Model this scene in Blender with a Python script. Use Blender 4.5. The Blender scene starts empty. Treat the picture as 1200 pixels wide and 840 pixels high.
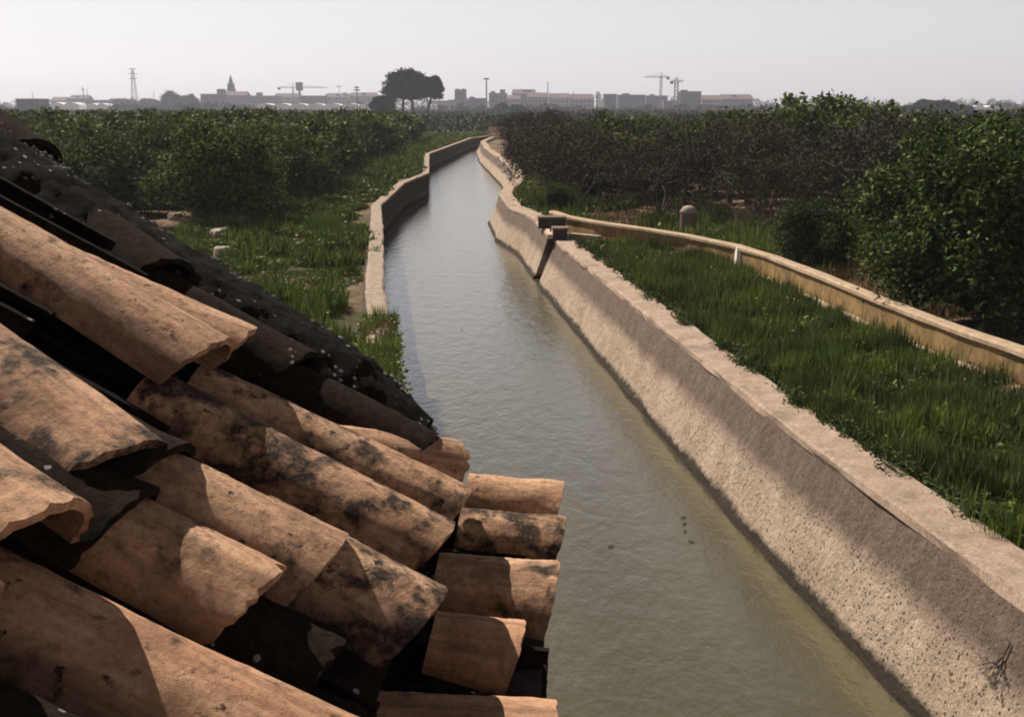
import bpy, bmesh, math, random
import numpy as np
from mathutils import Vector, Matrix, noise
sc = bpy.context.scene
R = math.radians
rng = np.random.default_rng(7)
random.seed(7)

# ------------------------------------------------------------------ camera, sky, sun, exposure
FPX, PITCH = 1287.0, math.atan(295/1287.0)
cam = bpy.data.cameras.new('camera'); camo = bpy.data.objects.new('camera', cam)
sc.collection.objects.link(camo); sc.camera = camo
cam.sensor_fit = 'HORIZONTAL'; cam.angle = 2*math.atan(600/FPX)
cam.clip_start = .05; cam.clip_end = 6000
camo.location = (0, 0, 5); camo.rotation_euler = (math.pi/2-PITCH, 0, 0)
SUN_EL, SUN_AZ = R(47), R(49)             # azimuth: left (-x), turned a little ahead (+y)
sdir = Vector((-math.cos(SUN_EL)*math.cos(SUN_AZ), math.cos(SUN_EL)*math.sin(SUN_AZ), math.sin(SUN_EL)))
w = bpy.data.worlds.new('World'); sc.world = w; w.use_nodes = True
nt = w.node_tree; nt.nodes.clear()
out = nt.nodes.new('ShaderNodeOutputWorld'); bg = nt.nodes.new('ShaderNodeBackground')
sky = nt.nodes.new('ShaderNodeTexSky'); sky.sky_type = 'NISHITA'; sky.sun_disc = False
sky.sun_elevation = SUN_EL; sky.sun_rotation = SUN_AZ-math.pi/2; sky.dust_density = 1.2; sky.air_density = 1.0; sky.ozone_density = 1.0
hs = nt.nodes.new('ShaderNodeHueSaturation'); hs.inputs['Saturation'].default_value = .22
nt.links.new(sky.outputs[0], hs.inputs['Color'])
tintw = nt.nodes.new('ShaderNodeMix'); tintw.data_type = 'RGBA'; tintw.blend_type = 'MULTIPLY'; tintw.inputs[0].default_value = 1
tintw.inputs[7].default_value = (1.0, .982, .997, 1)
evenw = nt.nodes.new('ShaderNodeMix'); evenw.data_type = 'RGBA'; evenw.inputs[0].default_value = .5; evenw.inputs[7].default_value = (5.4, 5.25, 5.4, 1)
nt.links.new(hs.outputs[0], evenw.inputs[6]); nt.links.new(evenw.outputs[2], tintw.inputs[6])
# hazy bright horizon; the upper sky is dimmed further to cut fill light
tcw = nt.nodes.new('ShaderNodeTexCoord'); sxw = nt.nodes.new('ShaderNodeSeparateXYZ'); rpw = nt.nodes.new('ShaderNodeValToRGB')
nt.links.new(tcw.outputs['Generated'], sxw.inputs[0]); nt.links.new(sxw.outputs[2], rpw.inputs[0])
rpw.color_ramp.elements[0].position = 0.0; rpw.color_ramp.elements[0].color = (1, 1, 1, 1)
rpw.color_ramp.elements[1].position = .8; rpw.color_ramp.elements[1].color = (.09, .09, .10, 1)
e2_ = rpw.color_ramp.elements.new(.13); e2_.color = (.92, .92, .92, 1)
e2_ = rpw.color_ramp.elements.new(.32); e2_.color = (.55, .55, .57, 1)
e2_ = rpw.color_ramp.elements.new(.58); e2_.color = (.18, .18, .19, 1)
fallw = nt.nodes.new('ShaderNodeMix'); fallw.data_type = 'RGBA'; fallw.blend_type = 'MULTIPLY'; fallw.inputs[0].default_value = 1
nt.links.new(tintw.outputs[2], fallw.inputs[6]); nt.links.new(rpw.outputs[0], fallw.inputs[7]); nt.links.new(fallw.outputs[2], bg.inputs[0])
bg.inputs[1].default_value = .10
nt.links.new(bg.outputs[0], out.inputs[0])
sl = bpy.data.lights.new('sun', 'SUN'); so = bpy.data.objects.new('sun', sl); sc.collection.objects.link(so)
sl.energy = 5.0; sl.angle = R(.5); sl.color = (1, .93, .83)
so.rotation_euler = sdir.to_track_quat('Z', 'Y').to_euler()
sc.view_settings.view_transform = 'Standard'; sc.view_settings.look = 'None'
sc.view_settings.gamma = 1; sc.view_settings.use_curve_mapping = False
sc.view_settings.exposure = .50
sc.cycles.filter_width = 1.9
sc.cycles.volume_bounces = 0

# ------------------------------------------------------------------ geometry of the view (pixel of the 1200 px photo -> a point in the place)
cf = Vector((0, math.cos(PITCH), -math.sin(PITCH))); cu = Vector((0, math.sin(PITCH), math.cos(PITCH)))
def ray(px, py): return cf*FPX + Vector((1, 0, 0))*(px-600) - cu*(py-420)
def on_z(px, py, z):
    r = ray(px, py); return Vector((0, 0, 5)) + r*((z-5)/r.z)
def at_y(px, py, y):
    r = ray(px, py); return Vector((0, 0, 5)) + r*(y/r.y)

# ------------------------------------------------------------------ helpers
C = sc.collection
def tag(o, label=None, cat=None, group=None, kind=None):
    if label: o['label'] = label
    if cat: o['category'] = cat
    if group: o['group'] = group
    if kind: o['kind'] = kind
    return o
def empty(name, loc=(0, 0, 0), rz=0):
    o = bpy.data.objects.new(name, None); C.objects.link(o); o.location = loc; o.rotation_euler = (0, 0, rz); return o
def link(name, me, parent=None):
    o = bpy.data.objects.new(name, me); C.objects.link(o)
    if parent: o.parent = parent
    return o
def mesh(name, V, F, mat, smooth=False):
    me = bpy.data.meshes.new(name); me.from_pydata([tuple(v) for v in V], [], F); me.update()
    me.materials.append(mat)
    if smooth: me.polygons.foreach_set('use_smooth', [True]*len(me.polygons))
    return me
def qmesh(name, Q, mat, smooth=False, tri=None):
    """fast mesh from an array of quads (n,4,3)"""
    n = len(Q); k = Q.shape[1]
    me = bpy.data.meshes.new(name); me.vertices.add(n*k); me.vertices.foreach_set('co', Q.reshape(-1).astype(np.float32))
    me.loops.add(n*k); me.loops.foreach_set('vertex_index', np.arange(n*k, dtype=np.int32))
    me.polygons.add(n); me.polygons.foreach_set('loop_start', np.arange(0, n*k, k, dtype=np.int32))
    me.polygons.foreach_set('loop_total', np.full(n, k, dtype=np.int32))
    me.update(calc_edges=True); me.materials.append(mat); return me
class MB:
    def __init__(s): s.V = []; s.F = []
    def add(s, V, F):
        b = len(s.V); s.V += [tuple(v) for v in V]; s.F += [tuple(i+b for i in f) for f in F]
    def box(s, c, d, rz=0, taper=0):
        hx, hy, hz = d[0]/2, d[1]/2, d[2]/2; V = []
        for z in (-1, 1):
            k = 1-taper if z > 0 else 1
            for x, y in ((-1, -1), (1, -1), (1, 1), (-1, 1)):
                X, Y = x*hx*k, y*hy*k
                V.append((c[0]+X*math.cos(rz)-Y*math.sin(rz), c[1]+X*math.sin(rz)+Y*math.cos(rz), c[2]+z*hz))
        s.add(V, [(0, 3, 2, 1), (4, 5, 6, 7), (0, 1, 5, 4), (1, 2, 6, 5), (2, 3, 7, 6), (3, 0, 4, 7)])
    def tube(s, a, b, ra, rb, n=5, cap=True):
        a, b = Vector(a), Vector(b); d = b-a
        if d.length < 1e-6: return
        d.normalize(); u = d.orthogonal().normalized(); v = d.cross(u)
        V = []
        for p, r in ((a, ra), (b, rb)):
            for i in range(n):
                t = 2*math.pi*i/n; V.append(p+u*(r*math.cos(t))+v*(r*math.sin(t)))
        F = [(i, (i+1) % n, n+(i+1) % n, n+i) for i in range(n)]
        if cap: F += [tuple(range(n))[::-1], tuple(range(n, 2*n))]
        s.add(V, F)
    def me(s, name, mat, smooth=False): return mesh(name, s.V, s.F, mat, smooth)
    def build(s, name, mat, parent=None, smooth=False): return link(name, s.me(name, mat, smooth), parent)

# ------------------------------------------------------------------ materials
class NG:
    def __init__(s, name, rough=.9, spec=.25):
        s.m = bpy.data.materials.new(name); s.m.use_nodes = True; s.t = s.m.node_tree; s.b = s.t.nodes['Principled BSDF']
        s.b.inputs['Roughness'].default_value = rough; s.b.inputs['Specular IOR Level'].default_value = spec
        s.tc = s.t.nodes.new('ShaderNodeTexCoord')
    def n(s, k): return s.t.nodes.new(k)
    def l(s, a, b): s.t.links.new(a, b)
    def vec(s, scale=(1, 1, 1), src='Object', rot=(0, 0, 0)):
        m = s.n('ShaderNodeMapping'); m.inputs['Scale'].default_value = scale; m.inputs['Rotation'].default_value = rot
        if src == 'World': g = s.n('ShaderNodeNewGeometry'); s.l(g.outputs['Position'], m.inputs[0])
        else: s.l(s.tc.outputs[src], m.inputs[0])
        return m.outputs[0]
    def obrand(s, v, amt=50):
        oi = s.n('ShaderNodeObjectInfo'); mu = s.n('ShaderNodeMath'); mu.operation = 'MULTIPLY'; mu.inputs[1].default_value = amt
        s.l(oi.outputs['Random'], mu.inputs[0]); a = s.n('ShaderNodeVectorMath'); a.operation = 'ADD'
        s.l(v, a.inputs[0]); s.l(mu.outputs[0], a.inputs[1]); return a.outputs[0]
    def noise(s, v, scale, detail=5, rough=.6, dist=0):
        k = s.n('ShaderNodeTexNoise'); k.inputs['Scale'].default_value = scale; k.inputs['Detail'].default_value = detail
        k.inputs['Roughness'].default_value = rough; k.inputs['Distortion'].default_value = dist; s.l(v, k.inputs['Vector']); return k.outputs['Fac']
    def vor(s, v, scale, feature='F1'):
        k = s.n('ShaderNodeTexVoronoi'); k.feature = feature; k.inputs['Scale'].default_value = scale; s.l(v, k.inputs['Vector']); return k
    def ramp(s, fac, stops):
        r = s.n('ShaderNodeValToRGB'); e = r.color_ramp.elements
        while len(e) < len(stops): e.new(.5)
        for i, (p, c) in enumerate(stops):
            e[i].position = p; e[i].color = (c[0], c[1], c[2], 1) if hasattr(c, '__len__') else (c, c, c, 1)
        s.l(fac, r.inputs[0]); return r.outputs[0]
    def mix(s, f, a, b, mode='MIX'):
        k = s.n('ShaderNodeMix'); k.data_type = 'RGBA'; k.blend_type = mode
        for sock, val in ((k.inputs[0], f), (k.inputs[6], a), (k.inputs[7], b)):
            if hasattr(val, 'is_linked') or hasattr(val, 'links'): s.l(val, sock)
            elif hasattr(val, '__len__'): sock.default_value = (*val[:3], 1)
            else: sock.default_value = val
        return k.outputs[2]
    def math(s, op, a, b=None):
        k = s.n('ShaderNodeMath'); k.operation = op
        for i, val in enumerate((a, b)):
            if val is None: continue
            if hasattr(val, 'links'): s.l(val, k.inputs[i])
            else: k.inputs[i].default_value = val
        return k.outputs[0]
    def bump(s, h, strength=.5, dist=.02):
        b = s.n('ShaderNodeBump'); b.inputs['Strength'].default_value = strength; b.inputs['Distance'].default_value = dist
        s.l(h, b.inputs['Height']); s.l(b.outputs[0], s.b.inputs['Normal'])
    def col(s, c): s.l(c, s.b.inputs['Base Color']); return s.m

def m_tile(name, crust=0.0, red=0.0):
    g = NG(name, .85, .2)
    v = g.obrand(g.vec())
    vs = g.obrand(g.vec((1, .22, 1)))
    base = g.ramp(g.noise(vs, 26, 6, .65), [(.25, (.23, .118, .062)), (.5, (.48, .275, .155)), (.75, (.66, .425, .265))])
    pink = g.ramp(g.noise(v, 5, 4), [(.35, 0), (.65, 1)])
    base = g.mix(g.math('MULTIPLY', pink, .3), base, (.50, .28, .18))
    grain = g.ramp(g.noise(vs, 90, 4, .7), [(.36, .72), (.58, 1.05)])
    base = g.mix(.7, base, grain, 'MULTIPLY')
    base = g.mix(.85, base, g.ramp(g.noise(v, 75, 6, .8), [(.36, .50), (.5, 1.08), (.68, 1.3)]), 'MULTIPLY')
    base = g.mix(g.ramp(g.noise(v, 11, 6, .7), [(.52, 0), (.66, .65)]), base, (.20, .115, .07))
    if red: base = g.mix(red, base, (.50, .22, .12))
    # soot-black lichen: big patches with crisp small specks
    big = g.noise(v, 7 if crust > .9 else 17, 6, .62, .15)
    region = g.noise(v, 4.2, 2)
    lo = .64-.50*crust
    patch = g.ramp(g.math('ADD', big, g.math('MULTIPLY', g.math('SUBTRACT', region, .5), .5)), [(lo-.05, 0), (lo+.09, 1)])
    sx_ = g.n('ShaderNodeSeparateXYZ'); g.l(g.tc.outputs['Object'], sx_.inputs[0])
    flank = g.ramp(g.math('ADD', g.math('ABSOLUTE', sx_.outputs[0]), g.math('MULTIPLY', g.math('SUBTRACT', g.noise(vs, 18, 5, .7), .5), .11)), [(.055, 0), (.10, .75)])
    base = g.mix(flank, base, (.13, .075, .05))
    st = g.ramp(g.noise(g.obrand(g.vec((1, .05, 1)), 80), 30, 5, .75), [(.50, 0), (.66, .7)])
    base = g.mix(st, base, (.17, .095, .06))
    sp = g.noise(v, 42, 4, .6)
    speck = g.ramp(sp, [(.61-.1*crust, 0), (.67-.1*crust, 1)])
    gate = g.ramp(g.noise(v, 4.5, 3), [(.42, 0), (.6, 1)])
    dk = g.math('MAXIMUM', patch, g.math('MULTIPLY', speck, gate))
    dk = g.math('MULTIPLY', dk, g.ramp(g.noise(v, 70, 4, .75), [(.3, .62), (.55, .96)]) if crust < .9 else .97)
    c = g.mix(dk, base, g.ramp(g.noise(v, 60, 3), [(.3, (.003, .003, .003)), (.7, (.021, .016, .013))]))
    # ochre and white lichen rosettes
    wv = g.vor(g.obrand(g.vec()), 75 if crust > .9 else 60); rnd = wv.outputs['Color']
    sepr = g.n('ShaderNodeSeparateColor'); g.l(rnd, sepr.inputs[0])
    rar = g.math('GREATER_THAN', sepr.outputs[0], .80 if crust > .9 else .992)
    near = g.math('LESS_THAN', g.math('ADD', wv.outputs['Distance'], g.math('MULTIPLY', g.noise(v, 90, 2), .5)), .58)
    cl = g.ramp(g.noise(v, 7, 3), [(.56, 0), (.62, 1)])
    wm = g.math('MULTIPLY', g.math('MULTIPLY', rar, near), cl if crust > .9 else 0.0)
    c = g.mix(wm, c, (.30, .28, .28))
    h = g.math('ADD', g.math('MULTIPLY', g.noise(v, 90, 6, .8), .9), g.math('MULTIPLY', dk, .35))
    h = g.math('ADD', h, g.math('MULTIPLY', g.noise(vs, 40, 3), .25))
    g.bump(h, .6, .006 if crust < .9 else .02)
    if crust > .9: g.b.inputs['Specular IOR Level'].default_value = .05; g.b.inputs['Roughness'].default_value = 1
    return g.col(c)
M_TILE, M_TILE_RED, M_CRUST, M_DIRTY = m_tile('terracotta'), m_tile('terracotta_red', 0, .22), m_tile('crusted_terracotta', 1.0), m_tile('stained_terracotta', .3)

def m_concrete(name, a, b, dark, zlo, zhi, darkamt, pit=1, streak=.6):
    g = NG(name, .95, .15)
    v = g.vec(src='World')
    c = g.ramp(g.noise(v, 2.2, 8, .7), [(.3, a), (.7, b)])
    c = g.mix(.7, c, g.ramp(g.noise(v, 22, 6, .7), [(.3, .62), (.65, 1.12)]), 'MULTIPLY')
    if pit:
        p = g.vor(g.vec(src='World'), 19); pm = g.ramp(g.math('ADD', p.outputs['Distance'], g.math('MULTIPLY', g.noise(v, 7, 3), .5)), [(.46, 1), (.54, 0)])
        c = g.mix(g.math('MULTIPLY', pm, .82), c, (.045, .032, .025))
    c = g.mix(.75, c, g.ramp(g.noise(v, 55, 4, .8), [(.38, .45), (.5, 1.0), (.64, 1.3)]), 'MULTIPLY')
    sep = g.n('ShaderNodeSeparateXYZ'); g.l(g.vec(src='World'), sep.inputs[0])
    zz = g.math('ADD', sep.outputs[2], g.math('MULTIPLY', g.math('SUBTRACT', g.noise(g.vec((1, 1, .25), 'World'), 2.6, 6, .65), .5), .24))
    band = g.ramp(g.math('DIVIDE', g.math('SUBTRACT', zz, zlo), zhi-zlo), [(.0, 0), (.28, 1), (.86, 1), (.97, 0)])
    blot = g.ramp(g.noise(g.vec((1, 1, .4), 'World'), 9, 6, .7), [(.3, .75), (.6, 1)])
    m = g.math('MULTIPLY', g.math('MULTIPLY', band, blot), darkamt)
    c = g.mix(m, c, dark)
    wet = g.ramp(g.math('ADD', sep.outputs[2], g.math('MULTIPLY', g.noise(v, 6, 4), .16)), [(.17, 1), (.25, 0)])
    c = g.mix(g.math('MULTIPLY', wet, .95), c, (.022, .017, .013))
    g.bump(g.math('ADD', g.noise(v, 45, 6, .75), g.math('MULTIPLY', g.noise(v, 9, 3), 1.5)), .9, .03)
    return g.col(c)
M_CONC = m_concrete('canal_lining', (.34, .25, .175), (.56, .43, .32), (.105, .070, .056), .60, 1.42, .88)
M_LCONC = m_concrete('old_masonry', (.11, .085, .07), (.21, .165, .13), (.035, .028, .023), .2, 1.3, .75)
def m_plain(name, c1, c2, scale=3, rough=.9, spec=.2, bump=.3, bd=.02, src='World'):
    g = NG(name, rough, spec); v = g.vec(src=src)
    c = g.ramp(g.noise(v, scale, 8, .7), [(.3, c1), (.7, c2)])
    if bump: g.bump(g.noise(v, scale*6, 6, .75), bump, bd)
    return g.col(c)
def m_coping():
    g = NG('coping_concrete', .95, .15); v = g.vec(src='World')
    c = g.ramp(g.noise(v, 3, 8, .7), [(.3, (.34, .235, .17)), (.7, (.56, .42, .32))])
    c = g.mix(.75, c, g.ramp(g.noise(v, 30, 6, .75), [(.34, .45), (.6, 1.12)]), 'MULTIPLY')
    c = g.mix(g.ramp(g.noise(v, 1.7, 8, .75), [(.5, 0), (.62, .7)]), c, (.20, .15, .115))
    p = g.vor(v, 26); pm = g.ramp(g.math('ADD', p.outputs['Distance'], g.math('MULTIPLY', g.noise(v, 5, 3), .6)), [(.40, 1), (.47, 0)])
    c = g.mix(g.math('MULTIPLY', pm, .6), c, (.10, .07, .05))
    g.bump(g.noise(v, 60, 6, .8), .8, .02); return g.col(c)
M_COPE = m_coping()
def m_ochre():
    g = NG('ochre_render', .95, .15); v = g.vec(src='World'); vv = g.vec((1, 1, .18), 'World')
    c = g.ramp(g.noise(v, 3, 8, .7), [(.3, (.22, .135, .05)), (.7, (.38, .26, .12))])
    c = g.mix(.6, c, g.ramp(g.noise(vv, 5, 8, .75, .6), [(.35, .4), (.6, 1.1)]), 'MULTIPLY')
    c = g.mix(g.ramp(g.noise(v, 1.3, 6, .7), [(.5, 0), (.62, .7)]), c, (.14, .10, .06))
    g.bump(g.noise(v, 40, 6, .8), .8, .02); return g.col(c)
M_OCHRE = m_ochre()
M_OCHRETOP = m_plain('ochre_coping', (.30, .20, .12), (.52, .39, .27), 5, bump=.8)
M_PALE = m_plain('pale_masonry', (.42, .30, .22), (.62, .47, .36), 2)
M_STONE = m_plain('weathered_stone', (.22, .17, .13), (.48, .39, .31), 6)
M_DARKSTONE = m_plain('dark_stone', (.10, .065, .055), (.24, .16, .13), 8)
M_IRON = m_plain('rusted_iron', (.018, .013, .012), (.05, .03, .022), 12, .7, .4)
M_BARK = m_plain('bark', (.05, .035, .028), (.12, .09, .07), 12)
M_TWIG = m_plain('dry_twigs', (.06, .045, .035), (.19, .14, .10), 3)
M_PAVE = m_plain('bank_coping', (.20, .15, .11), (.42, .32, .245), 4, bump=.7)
def m_leaf(name, cols, rough=.75, trans=True, spec=.12):
    g = NG(name, rough, spec); geo = g.n('ShaderNodeNewGeometry'); oi = g.n('ShaderNodeObjectInfo')
    f = g.math('ADD', g.math('MULTIPLY', geo.outputs['Random Per Island'], .62), g.math('MULTIPLY', oi.outputs['Random'], .2))
    f = g.math('ADD', f, g.math('MULTIPLY', g.ramp(g.noise(g.vec(src='World'), 1.6, 4, .6), [(.35, 0), (.65, 1)]), .24))
    c = g.ramp(f, [(i/(len(cols)-1)*.9+.05, k) for i, k in enumerate(cols)])
    g.col(c)
    if trans:
        t = g.n('ShaderNodeBsdfTranslucent'); g.l(c, t.inputs[0]); a = g.n('ShaderNodeMixShader'); a.inputs[0].default_value = .15
        o = g.t.nodes['Material Output']; g.l(g.b.outputs[0], a.inputs[1]); g.l(t.outputs[0], a.inputs[2]); g.l(a.outputs[0], o.inputs[0])
    return g.m
M_ORANGE = m_leaf('orange_leaves', [(.012, .020, .005), (.028, .044, .010), (.085, .11, .022), (.24, .25, .07)])
M_ORANGE2 = m_leaf('citrus_leaves_dark', [(.008, .017, .005), (.020, .038, .010), (.058, .088, .019), (.21, .24, .06)])
M_PINE = m_leaf('pine_needles', [(.006, .012, .007), (.016, .026, .012)], .9, False, .05)
M_BROWNLEAF = m_leaf('withered_leaves', [(.013, .012, .009), (.028, .024, .017), (.095, .07, .045), (.07, .085, .022)], .9, False, .1)
M_GRASS = m_leaf('ditch_grass_blades', [(.014, .026, .009), (.032, .052, .015), (.072, .098, .026), (.24, .24, .085)], .8)
M_WEED = m_leaf('bank_weed_leaves', [(.026, .044, .010), (.062, .10, .018), (.145, .19, .038), (.32, .32, .11)], .6)
M_DRY = m_leaf('dry_grass_blades', [(.16, .10, .05), (.26, .17, .09), (.34, .25, .13)], .9, False)
M_FAR = m_leaf('far_orchard_leaves', [(.020, .035, .012), (.035, .056, .018), (.06, .078, .026)], .8, False)

def m_ground():
    g = NG('soil', 1, .1); v = g.vec(src='World')
    c = g.ramp(g.noise(v, .5, 8, .7), [(.3, (.13, .085, .055)), (.6, (.27, .18, .12))])
    c = g.mix(.8, c, g.ramp(g.noise(v, 8, 8, .75), [(.3, .5), (.65, 1.15)]), 'MULTIPLY')
    c = g.mix(g.ramp(g.noise(v, .35, 6, .7), [(.47, 0), (.6, .8)]), c, (.045, .06, .02))
    g.bump(g.noise(v, 12, 8, .8), 1, .06); return g.col(c)
M_GROUND = m_ground()
def m_water():
    g = NG('turbid_water', .10, .5); g.b.inputs['IOR'].default_value = 2.2
    v = g.vec((1, .55, 1), 'World', (0, 0, R(6)))
    c = g.ramp(g.noise(g.vec((1, .12, 1), 'World'), 1.1, 4, .5), [(.3, (.064, .056, .028)), (.7, (.084, .073, .038))])
    n1 = g.noise(v, 3.2, 3, .6, .3); n2 = g.noise(v, 11, 3, .55); n3 = g.noise(v, 34, 2, .5)
    h = g.math('ADD', g.math('MULTIPLY', n1, 1.0), g.math('ADD', g.math('MULTIPLY', n2, .34), g.math('MULTIPLY', n3, .10)))
    g.bump(h, .55, .035); return g.col(c)
M_WATER = m_water()
def m_town(name, wall, win=(.05, .055, .07), sx=3.2, sz=3.0):
    g = NG(name, .9, .2); sep = g.n('ShaderNodeSeparateXYZ'); g.l(g.tc.outputs['Object'], sep.inputs[0])
    def cell(o, s, lo, hi):
        f = g.math('FRACT', g.math('DIVIDE', o, s)); return g.math('MULTIPLY', g.math('GREATER_THAN', f, lo), g.math('LESS_THAN', f, hi))
    hx = cell(g.math('ADD', sep.outputs[0], sep.outputs[1]), sx, .3, .68); hz = cell(sep.outputs[2], sz, .35, .75)
    c = g.mix(g.math('MULTIPLY', hx, hz), wall, win)
    c = g.mix(.5, c, g.ramp(g.noise(g.vec(), .15, 4), [(.3, .7), (.7, 1.1)]), 'MULTIPLY'); return g.col(c)
TW = {'cream': m_town('cream_render', (.33, .32, .33)), 'blue': m_town('grey_render', (.12, .13, .17)), 'dark': m_town('dark_render', (.075, .08, .11)),
      'brown': m_town('brown_brick', (.14, .115, .12)), 'pink': m_town('pink_render', (.25, .20, .205)), 'white': m_town('white_render', (.7, .7, .7))}
M_ROOF = m_plain('tiled_roof', (.13, .095, .09), (.19, .135, .125), .3, bump=0)
M_FLATROOF = m_plain('flat_roof', (.16, .15, .16), (.24, .22, .22), .3, bump=0)
M_STEEL = m_plain('galvanised_steel', (.12, .12, .14), (.18, .18, .2), .5, .6, bump=0)
M_SHEET = m_plain('white_greenhouse_cover', (.72, .72, .74), (.85, .85, .86), .1, .6, bump=0)
M_WHITEWALL = m_plain('whitewash', (.62, .60, .58), (.8, .78, .76), 2)

# ------------------------------------------------------------------ the canal in plan: inner edge of each bank, x as a function of y
LEFT = [(-.3, -6), (-.1, 0), (-.75, 7), (-1.35, 12), (-2.1, 18.3), (-2.85, 23.9), (-3.9, 33), (-5.15, 43.3), (-5.42, 55.7), (-4.82, 64.3), (-6.75, 91), (-4.9, 137), (-2.2, 150), (3, 160)]
RIGHT = [(5.4, -6), (4.9, 0), (3.9, 8.3), (3.29, 12.4), (2.48, 19.6), (1.31, 30.5), (.95, 34.5), (.70, 37.6), (-.13, 42), (-.55, 48.4), (.20, 59.6), (-.16, 71), (-2.5, 101.7), (-3.4, 121.9), (-2.6, 138), (.5, 147), (5, 151)]
def xof(poly, y):
    ys = [p[1] for p in poly]; return float(np.interp(y, ys, [p[0] for p in poly]))
OCHRE = [(8.6, 5), (8.1, 9), (7.65, 12.5), (7.3, 15.3), (6.98, 16.9), (6.68, 19.3), (6.38, 22.6), (6.05, 25.3), (5.6, 27.4), (4.75, 29.6), (3.7, 31.4), (2.55, 33.2), (1.75, 34.9), (1.35, 36.6)]

def loft(name, line, prof, mat, parent=None, closed=True, jitter=.0, sub=.6, side=1, smooth=False):
    """sweep a cross-section (offset, z) along a line; offset is measured to the right of the line times side"""
    pts = [Vector((x, y, 0)) for x, y in line]; P = []
    for a, b in zip(pts[:-1], pts[1:]):
        d = (b-a).length; st = sub*max(1, ((a+b)/2).length/18); n = max(1, int(d/st))
        P += [a.lerp(b, i/n) for i in range(n)]
    P.append(pts[-1]); V = []; k = len(prof)
    for i, p in enumerate(P):
        t = (P[min(i+1, len(P)-1)]-P[max(i-1, 0)]).normalized(); nrm = Vector((t.y, -t.x, 0))*side
        for j, (o, z) in enumerate(prof):
            q = p + nrm*o; q.z = z
            if jitter:
                q += nrm*(noise.noise(Vector((p.x*1.3, p.y*1.3, j*2.1)))*jitter); q.z += noise.noise(Vector((p.x*.9+50, p.y*.9, j*1.1)))*jitter*.5
            V.append(q)
    F = []
    for i in range(len(P)-1):
        for j in range(k if closed else k-1):
            a, b = i*k+j, i*k+(j+1) % k
            F.append((a, b, b+k, a+k) if side > 0 else (a, a+k, b+k, b))
    if closed: F += [tuple(range(k))[::-1] if side > 0 else tuple(range(k)), tuple(range((len(P)-1)*k, len(P)*k))]
    me = mesh(name, V, F, mat, smooth); bm = bmesh.new(); bm.from_mesh(me); bmesh.ops.recalc_face_normals(bm, faces=bm.faces); bm.to_mesh(me); bm.free()
    return link(name, me, parent)

# ground: one sheet with the canal cut out of it
ys = sorted(set([-30, -6] + [y for _, y in LEFT+RIGHT if y > -6] + list(np.arange(-6, 60, 1.0)) + list(np.arange(60, 160, 4.0)) + [160, 200, 300, 500, 900, 1500, 2500]))
V, F = [], []
offs = [0, .5, 1.2, 2, 3, 4, 5.5, 7.5, 10, 15, 25, 60, 200, 700, 2400]
ditch = lambda x, y: 0
for side in (-1, 1):
    base = len(V); k = len(offs)
    for y in ys:
        yy = min(max(y, -6), 160); xi = (xof(LEFT, yy)-.25) if side < 0 else (xof(RIGHT, yy)+.4)
        if y > 160: xi = 3.0
        for j, o in enumerate(offs):
            x = xi+side*o; z = 1.08
            if 0 < o < 60 and y < 160: z += noise.noise(Vector((x*.45, y*.45, 0)))*.12
            if side > 0 and y < 36 and .3 < o: z -= .06 if x < np.interp(min(y, 36), [p[1] for p in OCHRE], [p[0] for p in OCHRE]) else 0
            V.append((x, y, z))
    for i in range(len(ys)-1):
        for j in range(k-1):
            a = base+i*k+j; F.append((a, a+1, a+k+1, a+k) if side > 0 else (a, a+k, a+k+1, a+1))
tag(link('ground', mesh('ground', V, F, M_GROUND, True)), kind='structure')

# water
V, F = [], []
yw = [-6]+list(np.arange(-4, 150, 2.0))+[151]
for y in yw: V += [(xof(LEFT, y)-.3, y, 0), (xof(RIGHT, y)+.05 if y < 147 else 5, y, 0)]
F = [(2*i, 2*i+1, 2*i+3, 2*i+2) for i in range(len(yw)-1)]
tag(link('water', mesh('water', V, F, M_WATER)), kind='structure')

# ------------------------------------------------------------------ canal walls
SLOT0, SLOT1 = 31.3, 32.5
def clip(poly, y0, y1): return [(xof(poly, y0), y0)] + [p for p in poly if y0 < p[1] < y1] + [(xof(poly, y1), y1)]
rw = tag(empty('canal_wall', (4, 8, 0)), 'long battered pinkish concrete canal wall with dark stained top band, right of the water', 'wall')
rw.location = (0, 0, 0)
LINING = [(-.75, -.6), (-.56, -.08), (-.50, .05), (-.46, .10), (-.20, .74), (-.03, 1.21), (.0, 1.27), (.38, 1.27), (.38, .6), (.3, -.6)]
loft('lining', clip(RIGHT, -6, SLOT0), LINING, M_CONC, rw, jitter=.06, sub=.35)
loft('lining', clip(RIGHT, SLOT1, 62), LINING, M_CONC, rw, jitter=.06, sub=.35)
loft('lining', clip(RIGHT, 62, 151), LINING, M_CONC, rw, jitter=.1, sub=.8)
COPE = [(-.035, 1.225), (-.03, 1.30), (.0, 1.325), (.50, 1.33), (.54, 1.30), (.54, 1.1), (.2, 1.20)]
loft('coping', clip(RIGHT, -6, SLOT0), COPE, M_COPE, rw, jitter=.035, sub=.22)
loft('coping', clip(RIGHT, SLOT1, 62), COPE, M_COPE, rw, jitter=.05, sub=.4)
loft('coping', clip(RIGHT, 62, 151), [(o*1.0, z+.004) for o, z in COPE], M_COPE, rw, jitter=.12, sub=1)
# recess between the two runs of wall, with the iron gate in it
b = MB(); xs = xof(RIGHT, 31.9)
b.box((xs+.42, 31.9, .35), (.2, 1.24, 1.9)); b.build('recess_back', M_LCONC, rw)
b = MB(); b.box((xs+.12, 31.9, 1.40), (.62, 1.5, .12)); b.build('lintel_slab', M_PALE, rw)

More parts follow.
